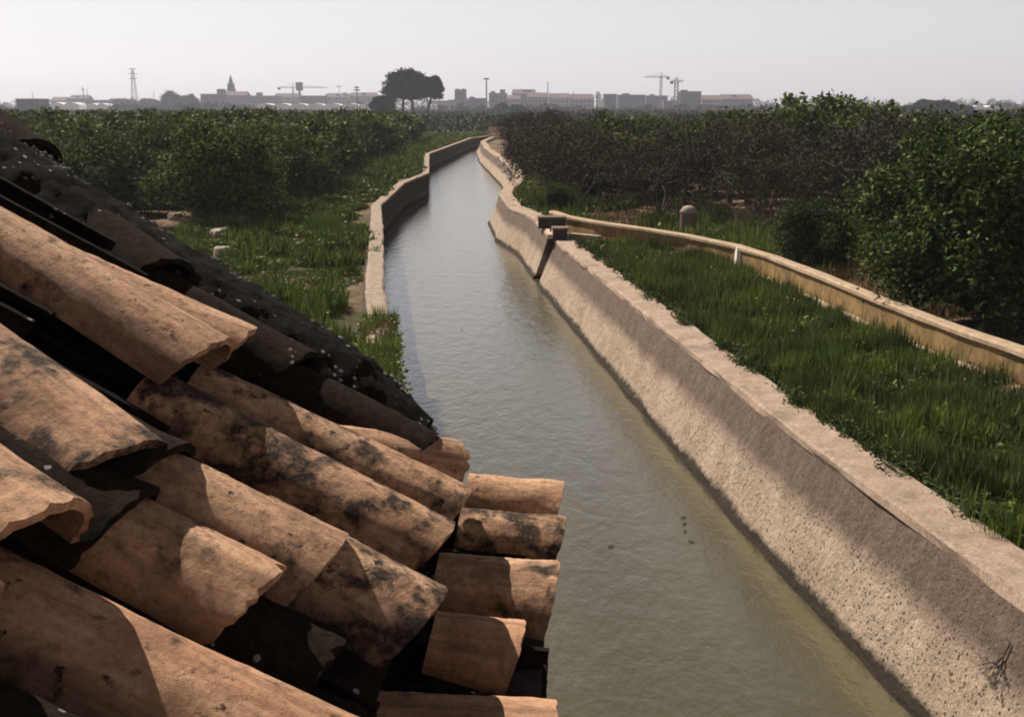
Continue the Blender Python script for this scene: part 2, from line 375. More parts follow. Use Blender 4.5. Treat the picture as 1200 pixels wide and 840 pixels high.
lw = tag(empty('canal_wall'), 'old masonry canal wall in shade with a pale sunlit top, left of the water', 'wall')
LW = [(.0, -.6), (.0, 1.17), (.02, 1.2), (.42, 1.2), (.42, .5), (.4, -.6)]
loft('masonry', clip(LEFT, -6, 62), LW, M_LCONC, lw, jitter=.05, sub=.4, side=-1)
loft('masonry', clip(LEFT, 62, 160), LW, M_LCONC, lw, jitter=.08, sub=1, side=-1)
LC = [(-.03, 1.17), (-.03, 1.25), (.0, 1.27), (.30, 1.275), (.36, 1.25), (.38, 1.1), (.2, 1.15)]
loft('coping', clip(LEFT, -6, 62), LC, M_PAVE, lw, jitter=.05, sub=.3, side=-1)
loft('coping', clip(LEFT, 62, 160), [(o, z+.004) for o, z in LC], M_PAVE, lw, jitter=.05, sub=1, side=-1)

ow = tag(empty('channel_wall'), 'low ochre rendered wall curving away from the sluice beside the overgrown side channel', 'wall')
loft('render', OCHRE, [(-.09, .8), (-.08, 1.56), (.08, 1.56), (.09, .8)], M_OCHRE, ow, jitter=.03, sub=.4)
loft('coping', OCHRE, [(-.13, 1.555), (-.13, 1.615), (-.09, 1.64), (.10, 1.64), (.13, 1.61), (.13, 1.555)], M_OCHRETOP, ow, jitter=.014, sub=.3)
LEDGE = [(x-.28*1.0, y) for x, y in OCHRE[1:9]]
loft('footing', LEDGE, [(-.14, .8), (-.12, 1.13), (.17, 1.15), (.17, .8)], M_OCHRETOP, ow, jitter=.08, sub=.3)
p = Vector((5.56, 26.95, 0)); b = MB(); b.add([(p.x-.10, p.y-.30, 1.0), (p.x+.08, p.y-.22, 1.0), (p.x+.16, p.y+.2, 1.0), (p.x-.05, p.y+.2, 1.0), (p.x-.02, p.y-.02, 1.62), (p.x+.1, p.y-.02, 1.62), (p.x+.14, p.y+.2, 1.62), (p.x-.02, p.y+.2, 1.62)],
    [(0, 3, 2, 1), (4, 5, 6, 7), (0, 1, 5, 4), (1, 2, 6, 5), (2, 3, 7, 6), (3, 0, 4, 7)])
b.build('buttress', M_WHITEWALL, ow)
# short inner wall by the gate
iw = [(1.72, 31.9), (2.1, 31.55), (2.5, 31.2)]
tag(loft('channel_wall', iw, [(-.1, .8), (-.1, 1.42), (.1, 1.42), (.1, .8)], M_OCHRETOP, jitter=.04, sub=.3), 'short low pale wall stub beside the sluice gate', 'wall')

# sluice gate
sg = tag(empty('sluice_gate', (xs, 31.9, 0)), 'rusty dark iron sluice gate set in the notch of the right canal wall', 'sluice gate')
b = MB(); b.box((-.02, 0, .62), (.05, 1.0, 1.5)); b.build('gate_plate', M_IRON, sg)
b = MB(); b.box((-.08, -.58, .66), (.14, .1, 1.36)); b.build('guide_rail', M_IRON, sg)
b = MB(); b.box((-.08, .58, .66), (.14, .1, 1.36)); b.build('guide_rail', M_IRON, sg)
b = MB(); b.tube((-.06, 0, 1.3), (-.06, 0, 1.75), .025, .025, 8); b.build('lifting_screw', M_IRON, sg)
def chest(name, px0, px1, pyt, pyb, z0, label):
    a = on_z(px0, pyb, z0); bb = on_z(px1, pyb, z0); wd = (bb-a).length; t = at_y(px0, pyt, a.y); hh = t.z-z0
    r = tag(empty(name, ((a.x+bb.x)/2, a.y+.25, z0)), label, 'gate box')
    m = MB(); m.box((0, 0, hh/2), (wd, .5, hh)); m.build('body', M_IRON, r)
    m = MB(); m.box((0, 0, hh+.02), (wd+.06, .56, .045)); m.build('lid', M_DARKSTONE, r)
chest('gate_housing', 631, 663, 256, 268, 1.33, 'wide dark iron housing on the wall top above the sluice notch')
chest('gate_housing', 648, 665, 269, 281, 1.33, 'small square dark iron box in front of the wide gate housing')

# distant masonry at the bend and marker stone
b = MB(); a0 = empty('bridge_parapet', (-1.2, 143, 0)); tag(a0, 'pale stepped masonry parapet where the canal bends out of sight', 'parapet')
b = MB(); b.box((0, 1.2, 1.95), (3.6, .5, 1.0)); b.build('upper_slab', M_PALE, a0)
b = MB(); b.box((.1, -.6, 1.6), (3.4, .5, .55)); b.build('lower_slab', M_PALE, a0)
b = MB(); b.box((-.9, -2.4, 1.45), (1.7, .5, .35)); b.build('step', M_PALE, a0)
p = on_z(806, 276, 1.1)
st = tag(empty('marker_stone', (p.x, p.y, 1.05)), 'squat round-topped stone marker behind the ochre channel wall', 'marker stone')
b = MB(); N = 14
prof = [(.26, 0), (.26, .60), (.255, .78), (.18, .88), (.07, .93)]
V = []; 
for r_, z in prof: V += [(r_*math.cos(2*math.pi*i/N)*1.0*(1+.08*noise.noise(Vector((i, z*3, 0)))), r_*.8*math.sin(2*math.pi*i/N), z) for i in range(N)]
F = [(j*N+i, j*N+(i+1) % N, (j+1)*N+(i+1) % N, (j+1)*N+i) for j in range(len(prof)-1) for i in range(N)]+[tuple(range((len(prof)-1)*N, len(prof)*N))]
link('stone_body', mesh('stone_body', V, F, M_DARKSTONE, True), st)
V = []; prof = [(.268, .74), (.275, .79), (.19, .92), (.08, .97)]
for r_, z in prof: V += [(r_*math.cos(2*math.pi*i/N), r_*.85*math.sin(2*math.pi*i/N), z) for i in range(N)]
F = [(j*N+i, j*N+(i+1) % N, (j+1)*N+(i+1) % N, (j+1)*N+i) for j in range(3) for i in range(N)]+[tuple(range(3*N, 4*N)), tuple(range(N))[::-1]]
link('stone_lit_cap', mesh('stone_lit_cap', V, F, M_STONE, True), st)  # pale top over dark body: sunlit crown and shaded front put into the colour

# ------------------------------------------------------------------ the roof in the foreground
RAZ, RP, H = R(3), R(31), .9
e = Vector((math.sin(RAZ), math.cos(RAZ), 0)); hd = Vector((-math.cos(RAZ), math.sin(RAZ), 0))
a_ = hd*math.cos(RP)+Vector((0, 0, math.sin(RP))); nn = e.cross(a_).normalized()
if nn.z < 0: nn = -nn
r0 = ray(650, 690); E0 = Vector((0, 0, 5))+r0*(H/-r0.z)
def roofpt(ee, aa, off=0): return E0+e*ee+a_*aa+nn*off
def onroof(px, py, off):
    r = ray(px, py); t = ((E0-Vector((0, 0, 5))).dot(nn)+off)/r.dot(nn); return Vector((0, 0, 5))+r*t
hut = tag(empty('tiled_hut', (E0.x-1.6, E0.y-.4, 1.1)), 'small building at the water edge with an old lichen-blackened barrel tile roof', 'building')
HM = hut.matrix_basis.copy(); HI = Matrix.Translation(-Vector(hut.location))
def tile(name, mouth, head, rm, rh, mat, seed, chip=.012, broken=0, up=None, invert=False, hk=.92, label=None, bow=.0, slant=.0):
    """barrel tile: local Y runs from the mouth to the head, Z is away from the roof"""
    d = (head-mouth); L = d.length; d.normalize(); n0 = up or nn
    x = d.cross(n0).normalized(); z = x.cross(d).normalized()
    if x.dot(e) < 0: pass
    NL, NA, th = 30, 26, .013; V = []; F = []
    def P(i, j, inner):
        t = i/NL; ph = -math.pi*.5+math.pi*j/NA; ph *= .97
        o = Vector((seed*7.3, 0, 0))
        # ragged ends
        if i <= 3:
            cut = chip*.5*(.2+noise.noise(o+Vector((j*.35, 0, 3)))+.9*noise.noise(o+Vector((j*1.3, 0, 5))))
            if broken: cut += broken*max(0, noise.noise(o+Vector((j*.22, 9, 0)))+.25)
            cut *= (1-i/4)*(1-.6*inner)
        else: cut = 0
        if broken and i > 2: pass
        y = t*L+max(0, cut) if not broken else L*(1-(1-t)*(1-max(0, broken*(1.5*noise.noise(o+Vector((j*.13, 9, 0)))+.45+.12*noise.noise(o+Vector((j*.8, 4, 0)))))/L))
        r = rm+(rh-rm)*t + .004*noise.noise(o+Vector((ph*1.2, t*3, 1))) + .0018*noise.noise(o+Vector((ph*6, t*18, 2)))
        if inner: r -= th
        y -= slant*(math.cos(ph)-.3)*(1-t)**2*(1 if not invert else 0)
        return Vector((r*math.sin(ph), y, (r*math.cos(ph)*hk + bow*math.sin(math.pi*t))*(-1 if invert else 1)))
    for inner in (0, 1):
        for i in range(NL+1):
            for j in range(NA+1): V.append(P(i, j, inner))
    S = (NL+1)*(NA+1); W = NA+1
    for i in range(NL):
        for j in range(NA):
            q = i*W+j; F.append((q, q+1, q+W+1, q+W)); F.append((S+q, S+q+W, S+q+W+1, S+q+1))
    for j in range(NA): F.append((j, S+j, S+j+1, j+1)); q = NL*W+j; F.append((q, q+1, S+q+1, S+q))
    for i in range(NL): q = i*W; F.append((q, q+W, S+q+W, S+q)); q = i*W+NA; F.append((q, S+q, S+q+W, q+W))
    me = mesh(name, V, F, mat, True)
    bm = bmesh.new(); bm.from_mesh(me); bmesh.ops.recalc_face_normals(bm, faces=bm.faces)
    for ed in bm.edges:
        if len(ed.link_faces) == 2 and ed.calc_face_angle(0) > .9: ed.smooth = False
    bm.to_mesh(me); bm.free()
    o = link(name, me, hut)
    M = Matrix(((x.x, d.x, z.x, mouth.x), (x.y, d.y, z.y, mouth.y), (x.z, d.z, z.z, mouth.z), (0, 0, 0, 1)))
    o.matrix_basis = HI @ M
    if label: o['label'] = label
    return o
SIL = R(27)
def cover(mpx, dpx, rm, mat, seed, L=.46, base=.05, dbase=-.03, horizontal=False, **k):
    """mpx: where the far outline of the tile meets its mouth; dpx: a second point of that outline up the slope"""
    rh = rm*k.pop('tp', .80)
    lift = rm*math.cos(SIL)*.92
    if horizontal:
        zc = E0.z+base
        m = on_z(*mpx, zc+lift); q = on_z(*dpx, zc+lift*.9); up = Vector((0, 0, 1))
        m = m-e*rm*math.sin(SIL)-up*lift; q = q-e*rh*math.sin(SIL)-up*lift*.9
        d = (hd*1.0).normalized(); h = m+d*L; h.z += .03; k.setdefault('slant', .012)
        return tile('cover_tile', m, h, rm, rh, mat, seed, up=up, **k)
    m = onroof(*mpx, base+lift)-e*rm*math.sin(SIL)-nn*lift
    q = onroof(*dpx, base+lift)-e*rm*math.sin(SIL)-nn*lift
    d = (q-m); d.normalize(); m = m+d*.010; h = m+d*L+nn*dbase
    k.setdefault('slant', .028)
    return tile('cover_tile', m, h, rm, rh, mat, seed, **k)
cover((268, 396), (0, 212), .098, M_TILE, 1, .62, base=.085, chip=.018, label='long sunlit tile with a streaky orange back, uppermost big one at the left edge')
cover((302, 385), (165, 305), .085, M_TILE, 2, .36, base=.09, chip=.02, label='short pinkish tile tucked against the far side of the uppermost big tile')
cover((181, 510), (0, 352), .097, M_DIRTY, 3, .56, base=.085, chip=.018)
cover((88, 580), (0, 505), .097, M_TILE, 4, .5, base=.105, chip=.02, label='pale pink tile end with a ragged mouth at the left edge')
cover((-30, 665), (-110, 590), .10, M_TILE, 5, .5, base=.11)
cover((550, 570), (325, 440), .084, M_DIRTY, 6, .5, base=.05, chip=.015)
cover((545, 520), (405, 475), .075, M_TILE, 7, .27, base=.055, chip=.03, label='short smooth tile beside the lichen verge')
cover((530, 610), (290, 460), .088, M_DIRTY, 8, .52, base=.055, chip=.008)
cover((518, 685), (395, 607), .100, M_DIRTY, 9, .26, base=.055, dbase=-.01, chip=.006, tp=.86, label='lower tile of the mended pair, with a curved seam across its head')
cover((405, 624), (232, 520), .094, M_TILE, 10, .36, base=.074, dbase=-.02, chip=.006, label='upper tile of the mended pair, overlapping the seam')
cover((332, 662), (210, 585), .09, M_TILE, 11, .4, base=.055, chip=.06, label='tile with a broken scalloped mouth')
cover((404, 742), (250, 650), .088, M_CRUST, 12, .40, base=.02, chip=.03, label='black lichen crusted tile end below the broken tile')
cover((445, 856), (125, 665), .112, M_TILE_RED, 13, .56, base=.028, chip=.01, label='large smooth reddish tile nearest the camera')
cover((200, 895), (0, 775), .11, M_CRUST, 14, .5, base=.04, chip=.03, label='dark purple tile with a white lichen edge in the bottom left corner')
# added black tiles: shade over the lower course heads, put into their colour
cover((224, 520), (111, 439), .097, M_CRUST, 15, .26, base=.078, slant=.02, chip=.02, label='added black tile standing in for shade over the head of the mended pair')
cover((190, 573), (88, 507), .094, M_CRUST, 16, .26, base=.058, slant=.02, chip=.02, label='added black tile standing in for shade over the head of the broken tile')
# eave course, laid nearly flat over the cornice
cover((652, 563), (560, 558), .078, M_TILE, 21, .20, base=.03, horizontal=True, chip=.008)
cover((653, 604), (560, 598), .078, M_DIRTY, 22, .20, base=.03, horizontal=True, chip=.008)
cover((642, 655), (540, 645), .104, M_TILE, 23, .20, base=.03, horizontal=True, chip=.010)
cover((598, 724), (530, 715), .088, M_TILE_RED, 24, .13, base=.03, horizontal=True, chip=.012, label='short tile set back from the eave line')
cover((640, 818), (440, 786), .105, M_TILE_RED, 25, .32, base=.03, horizontal=True, chip=.010, label='orange stained eave tile at the bottom of the roof')
cover((655, 935), (560, 922), .10, M_TILE, 26, .36, base=.03, horizontal=True, chip=.010)
# verge column, thick with lichen
for i, (m_, q_) in enumerate((((512, 508), (350, 404)), ((368, 412), (200, 297)), ((215, 305), (40, 150)), ((60, 168), (-110, 20)))):
    cover(m_, q_, .085, M_CRUST, 30+i, .46, base=.045, chip=.02, label='knobbly verge tile under a crust of black and white lichen')
EC = []
for o in list(hut.children):
    if o.name.startswith('cover_tile') and (o.matrix_basis.to_3x3() @ Vector((0, 1, 0))).z < .2: EC.append((Vector(hut.location)+o.matrix_basis.translation-E0).dot(e))
print('EAVE', EC); EC = sorted(EC); EC = [(a+b_)/2 for a, b_ in zip(EC[:-1], EC[1:])]
# lumpy black crust of mortar, moss and lichen filling the verge
V = []; F = []; NA_, NE_ = 190, 34
for i in range(NA_):
    aa = .34+2.2*i/(NA_-1)
    for j in range(NE_):
        t = j/(NE_-1); ee = .17+(.36-.07*max(0, 1-(aa-.34)/.6))*t
        q = Vector((ee*9, aa*9, 0)); k = noise.noise(q)*.5+.5*noise.noise(q*2.7)+.35*noise.noise(q*7)
        off = .02+.085*math.sin(math.pi*min(1, max(0, (t-.05)/.95)))**.6 + .015*k
        if j == NE_-1: off = -.12
        off += .03*min(1, max(0, aa-1.2))
        off = -.03+(off+.03)*min(1, .6+.4*(aa-.34)/.2)
        if i == 0: off = min(off, -.02)
        V.append(HI @ roofpt(ee+.01*noise.noise(q*2+Vector((9, 0, 0)))+(.012*k if j > NE_-5 else 0), aa, off))
F = [(i*NE_+j, i*NE_+j+1, (i+1)*NE_+j+1, (i+1)*NE_+j) for i in range(NA_-1) for j in range(NE_-1)]
link('verge_crust', mesh('verge_crust', V, F, M_CRUST, True), hut)
CV = V; V = []; F = []; q = random.Random(4); m = MB()
ico = bmesh.new(); bmesh.ops.create_icosphere(ico, subdivisions=1, radius=1); IV = [v.co.copy() for v in ico.verts]; IF = [tuple(v.index for v in f.verts) for f in ico.faces]; ico.free()
for i in range(260):
    aa_i = q.randrange(2, NA_-1); p_ = Vector(CV[aa_i*NE_+min(NE_-3, int(NE_*(.62+.36*q.random())))]); sz_ = q.uniform(.002, .008)
    p_ += Vector((q.uniform(-.006, .006), q.uniform(-.006, .006), 0))
    m.add([p_+Vector((v.x*sz_*q.uniform(.7, 1.4), v.y*sz_*q.uniform(.7, 1.4), v.z*sz_)) for v in IV], IF)
M_LICH = m_plain('grey_lichen', (.05, .04, .04), (.26, .23, .22), 40, 1, .1, .2, .01)
o = m.build('lichen_tufts', M_LICH, hut); o['kind'] = 'stuff'
# channel tiles
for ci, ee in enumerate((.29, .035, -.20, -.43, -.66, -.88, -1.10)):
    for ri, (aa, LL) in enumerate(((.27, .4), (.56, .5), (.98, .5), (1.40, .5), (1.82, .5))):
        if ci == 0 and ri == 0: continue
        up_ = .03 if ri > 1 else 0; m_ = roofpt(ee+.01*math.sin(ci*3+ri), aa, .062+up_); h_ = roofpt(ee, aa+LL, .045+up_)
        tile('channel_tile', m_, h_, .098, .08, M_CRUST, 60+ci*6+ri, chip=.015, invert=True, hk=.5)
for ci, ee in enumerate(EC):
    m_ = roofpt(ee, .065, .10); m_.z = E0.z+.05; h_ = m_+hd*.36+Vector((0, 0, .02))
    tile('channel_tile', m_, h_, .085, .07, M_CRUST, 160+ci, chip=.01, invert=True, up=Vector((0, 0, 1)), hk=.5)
for ci, ee in enumerate((.32, .12, -.10, -.34, -.58, -.80, -1.04)):
    for ri in (0, 1):
        m_ = roofpt(ee, 1.22+.42*ri, .085); h_ = roofpt(ee, 1.72+.42*ri, .06)
        if ri == 0 and ee in (.12, .32, -.10, -.34): continue
        tile('cover_tile', m_, h_, .12, .10, M_DIRTY, 200+ci*2+ri)
# mortar bed / deck below, walls, cornice
b = MB()
def slab(ee0, ee1, aa0, aa1, o0, o1):
    P = [roofpt(x, y, o) for o in (o0, o1) for x, y in ((ee0, aa0), (ee1, aa0), (ee1, aa1), (ee0, aa1))]
    return [HI @ p for p in P], [(0, 3, 2, 1), (4, 5, 6, 7), (0, 1, 5, 4), (1, 2, 6, 5), (2, 3, 7, 6), (3, 0, 4, 7)]
M_MORTAR = m_plain('shade_dark_mortar', (.02, .017, .015), (.07, .055, .045), 30)
b.add(*slab(-1.25, .46, .33, 2.3, -.10, .012)); b.build('roof_bed', M_MORTAR, hut)
b = MB(); P = [E0+e*x+hd*y+Vector((0, 0, z)) for z in (-.012, .028) for x, y in ((-1.25, .015), (.45, .015), (.45, .50), (-1.25, .50))]
b.add([HI @ q for q in P], [(0, 3, 2, 1), (4, 5, 6, 7), (0, 1, 5, 4), (1, 2, 6, 5), (2, 3, 7, 6), (3, 0, 4, 7)]); b.build('eave_bed', M_MORTAR, hut)  # black bed stands in for the shade behind the shortened eave tiles
b = MB()
P = []
for ee, aa in ((-1.25, .16), (.62, .16), (.62, 2.3), (-1.25, 2.3)):
    q = E0+e*ee+hd*(aa*math.cos(RP)); P.append(q)
bx = [HI @ Vector((q.x, q.y, 0.9)) for q in P]; 
ins = [E0+e*-1.2+hd*.30, E0+e*.40+hd*.30, E0+e*.40+hd*1.9, E0+e*-1.2+hd*1.9]
lo = [HI @ Vector((q.x, q.y, -.2 if i < 2 else .9)) for i, q in enumerate(ins)]
hi_ = [HI @ Vector((q.x, q.y, E0.z-.03 + (0.0 if i < 2 else .9))) for i, q in enumerate(ins)]
b.add(lo+hi_, [(0, 3, 2, 1), (4, 5, 6, 7), (0, 1, 5, 4), (1, 2, 6, 5), (2, 3, 7, 6), (3, 0, 4, 7)]); b.build('wall', M_PALE, hut)
b = MB(); q = E0+e*-.38+hd*.21; q = HI @ Vector((q.x, q.y, E0.z-.06)); b.box(q, (.30, 1.6, .10), -RAZ); b.build('cornice', M_MORTAR, hut)

# ------------------------------------------------------------------ grass and weeds (nobody could count them)
def blades(n, xy, h, wd, z0, lean=.35, seed=1):
    r = np.random.default_rng(seed); n = len(xy)
    hh = h*(.5+.8*r.random(n)); ang = r.random(n)*2*math.pi; la = r.random(n)*2*math.pi; ln = lean*hh*r.random(n)
    b0 = np.stack([xy[:, 0], xy[:, 1], np.full(n, z0)], 1); s = np.stack([np.cos(ang), np.sin(ang), 0*ang], 1)*(wd*(.6+.8*r.random(n)))[:, None]/2
    off = np.stack([np.cos(la)*ln, np.sin(la)*ln, hh], 1); mid = b0+off*np.array([.35, .35, .55])
    return np.stack([b0-s, b0+s, mid+s*.8, mid-s*.8], 1), np.stack([mid-s*.8, mid+s*.8, b0+off], 1)
def leaves(c, size, r, flat=.0):
    """quads with random orientation round centres c"""
    n = len(c); u = r.normal(size=(n, 3)); u[:, 2] *= (1-flat); u /= np.linalg.norm(u, axis=1)[:, None]
    v = r.normal(size=(n, 3)); v[:, 2] *= (1-flat); v -= (v*u).sum(1)[:, None]*u; v /= np.linalg.norm(v, axis=1)[:, None]
    s = (size*(.6+.8*r.random(n)))[:, None]; u = u*s; v = v*s*.55
    return np.stack([c-u, c-v*.9, c+u, c+v*.9], 1)
def nz(xy, f, seed=0): return np.array([noise.noise(Vector((x*f+seed, y*f, seed))) for x, y in xy])
def patch(name, label, regions, mat, h, wd, z0, dens, seed, leafsz=None, leafn=0, mask=None, hmod=None, dry=None, cat='grass'):
    """regions: function giving x0,x1 at y; samples denser near the camera"""
    r = np.random.default_rng(seed); XY = []
    y0, y1, fx = regions; y = y0
    while y < y1:
        dy = .5; x0, x1 = fx(y)
        if x1 > x0:
            k = int(dens*dy*(x1-x0)/max(1, (y/14)**1.25)); yy = y+r.random(k)*dy; xx = x0+r.random(k)*(x1-x0); XY.append(np.stack([xx, yy], 1))
        y += dy
    XY = np.concatenate(XY)
    if mask is not None: XY = XY[nz(XY, *mask[:2])+.25*r.random(len(XY)) > mask[2]]
    hh = np.maximum(1, XY[:, 1]/22)
    n_ = nz(XY, 1.1, seed*3.1)+.5*nz(XY, 3.5, seed*1.7); q, t = blades(0, XY, h*np.clip(1+1.0*n_, .25, 2), wd*hh**.9, z0, seed=seed)
    n1 = len(q); V = np.concatenate([q.reshape(-1, 3), t.reshape(-1, 3)]); n2 = len(t)
    fl = [V]; loops = 4*n1+3*n2; starts = np.concatenate([np.arange(n1)*4, 4*n1+np.arange(n2)*3]); tot = np.concatenate([np.full(n1, 4), np.full(n2, 3)])
    if leafn:
        idx = r.integers(0, len(XY), leafn); c = np.concatenate([XY[idx]+r.normal(size=(leafn, 2))*.05, (z0+h*(1+.5*n_[idx])*(.25+.6*r.random(leafn)))[:, None]], 1)
        L = leaves(c, leafsz*np.maximum(1, c[:, 1]/22), r, .4); fl.append(L.reshape(-1, 3))
        starts = np.concatenate([starts, loops+np.arange(leafn)*4]); tot = np.concatenate([tot, np.full(leafn, 4)]); loops += 4*leafn
    V = np.concatenate(fl); me = bpy.data.meshes.new(name); me.vertices.add(len(V)); me.vertices.foreach_set('co', V.reshape(-1).astype(np.float32))
    me.loops.add(loops); me.loops.foreach_set('vertex_index', np.arange(loops, dtype=np.int32))
    me.polygons.add(len(starts)); me.polygons.foreach_set('loop_start', starts.astype(np.int32)); me.polygons.foreach_set('loop_total', tot.astype(np.int32))
    me.update(calc_edges=True); me.materials.append(mat)
    return tag(link(name, me), label, cat, kind='stuff')
def ditch_x(y):
    lo = xof(RIGHT, y)+.52+.12*math.sin(y*1.9)+.08*math.sin(y*5.3)
    hi = float(np.interp(y, [p[1] for p in OCHRE], [p[0] for p in OCHRE]))-.22
    if y > 15: hi -= .25
    return lo, hi
patch('ditch_grass', 'dense green grass and weeds filling the side channel beside the canal wall', (6.5, 31.3, ditch_x), M_GRASS, .30, .018, .95, 4200, 3, .034, 110000)
patch('ditch_grass', 'taller lighter green tufts standing in the side channel', (6.5, 31.3, ditch_x), M_WEED, .36, .022, .95, 1500, 13, .04, 30000, mask=(.9, 4.3, .12))
patch('channel_weeds', 'broad leafy weeds growing through the channel grass', (6.5, 31.3, ditch_x), M_WEED, .30, .02, .95, 500, 14, .055, 34000, mask=(.8, 7.7, .0))
patch('dry_grass', 'dry straw coloured stems among the channel grass', (6.5, 31.3, ditch_x), M_DRY, .25, .010, .95, 150, 4)
def lbank(y): return xof(LEFT, y)-(.62 if y > 16 else .1)-(5.0+.9*math.sin(y*.3)+(.04*y)), xof(LEFT, y)-(max(.12, .62+.45*math.sin(y*.33+1)+.3*math.sin(y*1.7)) if y > 15 else -.05)
patch('bank_weeds', 'bright green leafy weeds on the bank between the orchard and the left canal wall', (7, 75, lbank), M_WEED, .15, .02, 1.02, 1900, 5, .045, 120000, mask=(.55, 3.3, -.03))
patch('bank_weeds', 'taller tufted weeds standing on the left bank', (7, 75, lbank), M_WEED, .36, .03, 1.02, 900, 6, .05, 26000, mask=(.7, 9.3, .13))
def lipedge(y): return xof(RIGHT, y)+.40+.07*math.sin(y*2.3)+.05*math.sin(y*7.1), xof(RIGHT, y)+.66
patch('lip_grass', 'grass and weeds spilling over the outer edge of the right wall top', (6.5, 30.5, lipedge), M_GRASS, .17, .014, 1.25, 1700, 15, .03, 9000, mask=(1.1, 2.2, -.02))
patch('dry_grass', 'brown dry grass on the bare patches of the left bank', (7, 90, lbank), M_DRY, .13, .012, 1.02, 900, 7)
def lfar(y): return xof(LEFT, y)-11, xof(LEFT, y)-.45
patch('bank_grass', 'low green grass further along the left bank', (75, 150, lfar), M_WEED, .45, .06, 1.02, 1600, 8)
def wallfoot(y): return xof(LEFT, y)-.5, xof(LEFT, y)+.12
patch('bank_grass', 'brownish grass hanging over the near end of the left wall', (8, 19.5, wallfoot), M_DRY, .20, .014, 1.15, 260, 9)
patch('bank_grass', 'green weeds hanging over the near end of the left wall', (8, 19.5, wallfoot), M_WEED, .24, .018, 1.12, 1300, 10, .04, 9000)
def rfloor(y):
    lo = float(np.interp(y, [p[1] for p in OCHRE], [p[0] for p in OCHRE]))+.2 if y < 36 else xof(RIGHT, y)+.6
    return lo, lo+(9 if y < 36 else 7)
patch('undergrowth', 'green undergrowth at the foot of the bare trees on the right bank', (25, 70, rfloor), M_WEED, .40, .028, 1.02, 1500, 11, .05, 40000, mask=(.3, 5.5, .0))
patch('dry_undergrowth', 'reddish dry stems at the foot of the bare trees', (14, 60, rfloor), M_DRY, .40, .015, 1.02, 220, 12, mask=(.35, 2.5, .1))

# ------------------------------------------------------------------ trees
def crown_mesh(name, mat, rx, rz, zc, n, leaf, seed, clumps=70, core=True, lump=.25):
    r = np.random.default_rng(seed); d = r.normal(size=(clumps, 3)); d /= np.linalg.norm(d, axis=1)[:, None]; d[:, 2] = np.where(d[:, 2] < -.75, -d[:, 2], d[:, 2])
    rad = np.array([.80+lump*noise.noise(Vector(v)*1.7+Vector((seed, 0, 0)))*1.6 for v in d])*(.85+.25*r.random(clumps))
    cc = d*rad[:, None]; k = r.integers(0, clumps, n); off = r.normal(size=(n, 3))*.115
    c = cc[k]+off; c[:, 2] = np.maximum(c[:, 2], -.97)
    c = c*np.array([rx, rx, rz]); c[:, 2] += zc
    Q = leaves(c, leaf, r, .15)
    if core:
        cn = n//5; dd = r.normal(size=(cn, 3)); dd /= np.linalg.norm(dd, axis=1)[:, None]; c2 = dd*(.35+.35*r.random(cn))[:, None]*np.array([rx, rx, rz]); c2[:, 2] += zc
        Q = np.concatenate([Q, leaves(c2, leaf*2.4, r)])
    return qmesh(name, Q, mat)
def trunk_mesh(name, h, r0, spread, seed, nb=5):
    rr = random.Random(seed); b = MB(); top = Vector((rr.uniform(-.1, .1), rr.uniform(-.1, .1), h*.32))
    b.tube((0, 0, -.15), top, r0, r0*.8, 8)
    for i in range(nb):
        t = 2*math.pi*i/nb+rr.random(); m = top+Vector((math.cos(t)*spread*.35, math.sin(t)*spread*.35, h*.2)); b.tube(top, m, r0*.6, r0*.4, 6)
        b.tube(m, m+Vector((math.cos(t)*spread*.4, math.sin(t)*spread*.4, h*.25)), r0*.4, r0*.12, 5)
    return b.me(name, M_BARK)
near_or = [(crown_mesh('crown', M_ORANGE, 2.15, 1.5, 1.58, 22000, .062, 10+i, 120, lump=.35), trunk_mesh('trunk', 2.6, .12, 1.6, i)) for i in range(3)]
mid_or = [(crown_mesh('crown', M_ORANGE, 2.2, 1.5, 1.6, 4200, .12, 20+i, 60), trunk_mesh('trunk', 2.6, .12, 1.6, 5+i)) for i in range(4)]
far_or = [(crown_mesh('crown', M_ORANGE, 2.3, 1.5, 1.6, 1500, .22, 30+i, 40), near_or[0][1]) for i in range(4)]
def put_tree(name, pair, x, y, z, s, rz, label, cat, group=None, sz=None):
    t = empty(name, (x, y, z), rz); t.scale = (s, s, sz or s); tag(t, label, cat, group)
    c = link('crown', pair[0], t); k = link('trunk', pair[1], t); return t
rr = random.Random(5)
cnt = 0
y = 37.5; row = 0
while y < 128 and cnt < 285:
    edge = -10.6-.9*math.sin(y*.11) if y < 92 else -11.5
    x = edge-rr.uniform(.0, .8)
    while x > -.50*y-6:
        pr = near_or if y < 50 else (mid_or if y < 85 else far_or)
        if row == 0: lab, gr = 'green orange tree in the front row of the left orchard, dark at its foot', 'front row of the left orchard'
        elif y < 85: lab, gr = 'round green orange tree in the near rows of the left orchard', 'near rows of the left orchard'
        else: lab, gr = 'small looking green orange tree in the distant rows of the left orchard', 'distant rows of the left orchard'
        s = rr.uniform(.86, 1.1)
        put_tree('orange_tree', rr.choice(pr), x+rr.uniform(-.4, .4), y+rr.uniform(-.4, .4), 1.0, s*1.05, rr.random()*6.28, lab, 'tree', gr); cnt += 1
        x -= 4.3
    y += 4.2+(.6 if y > 85 else 0); row += 1

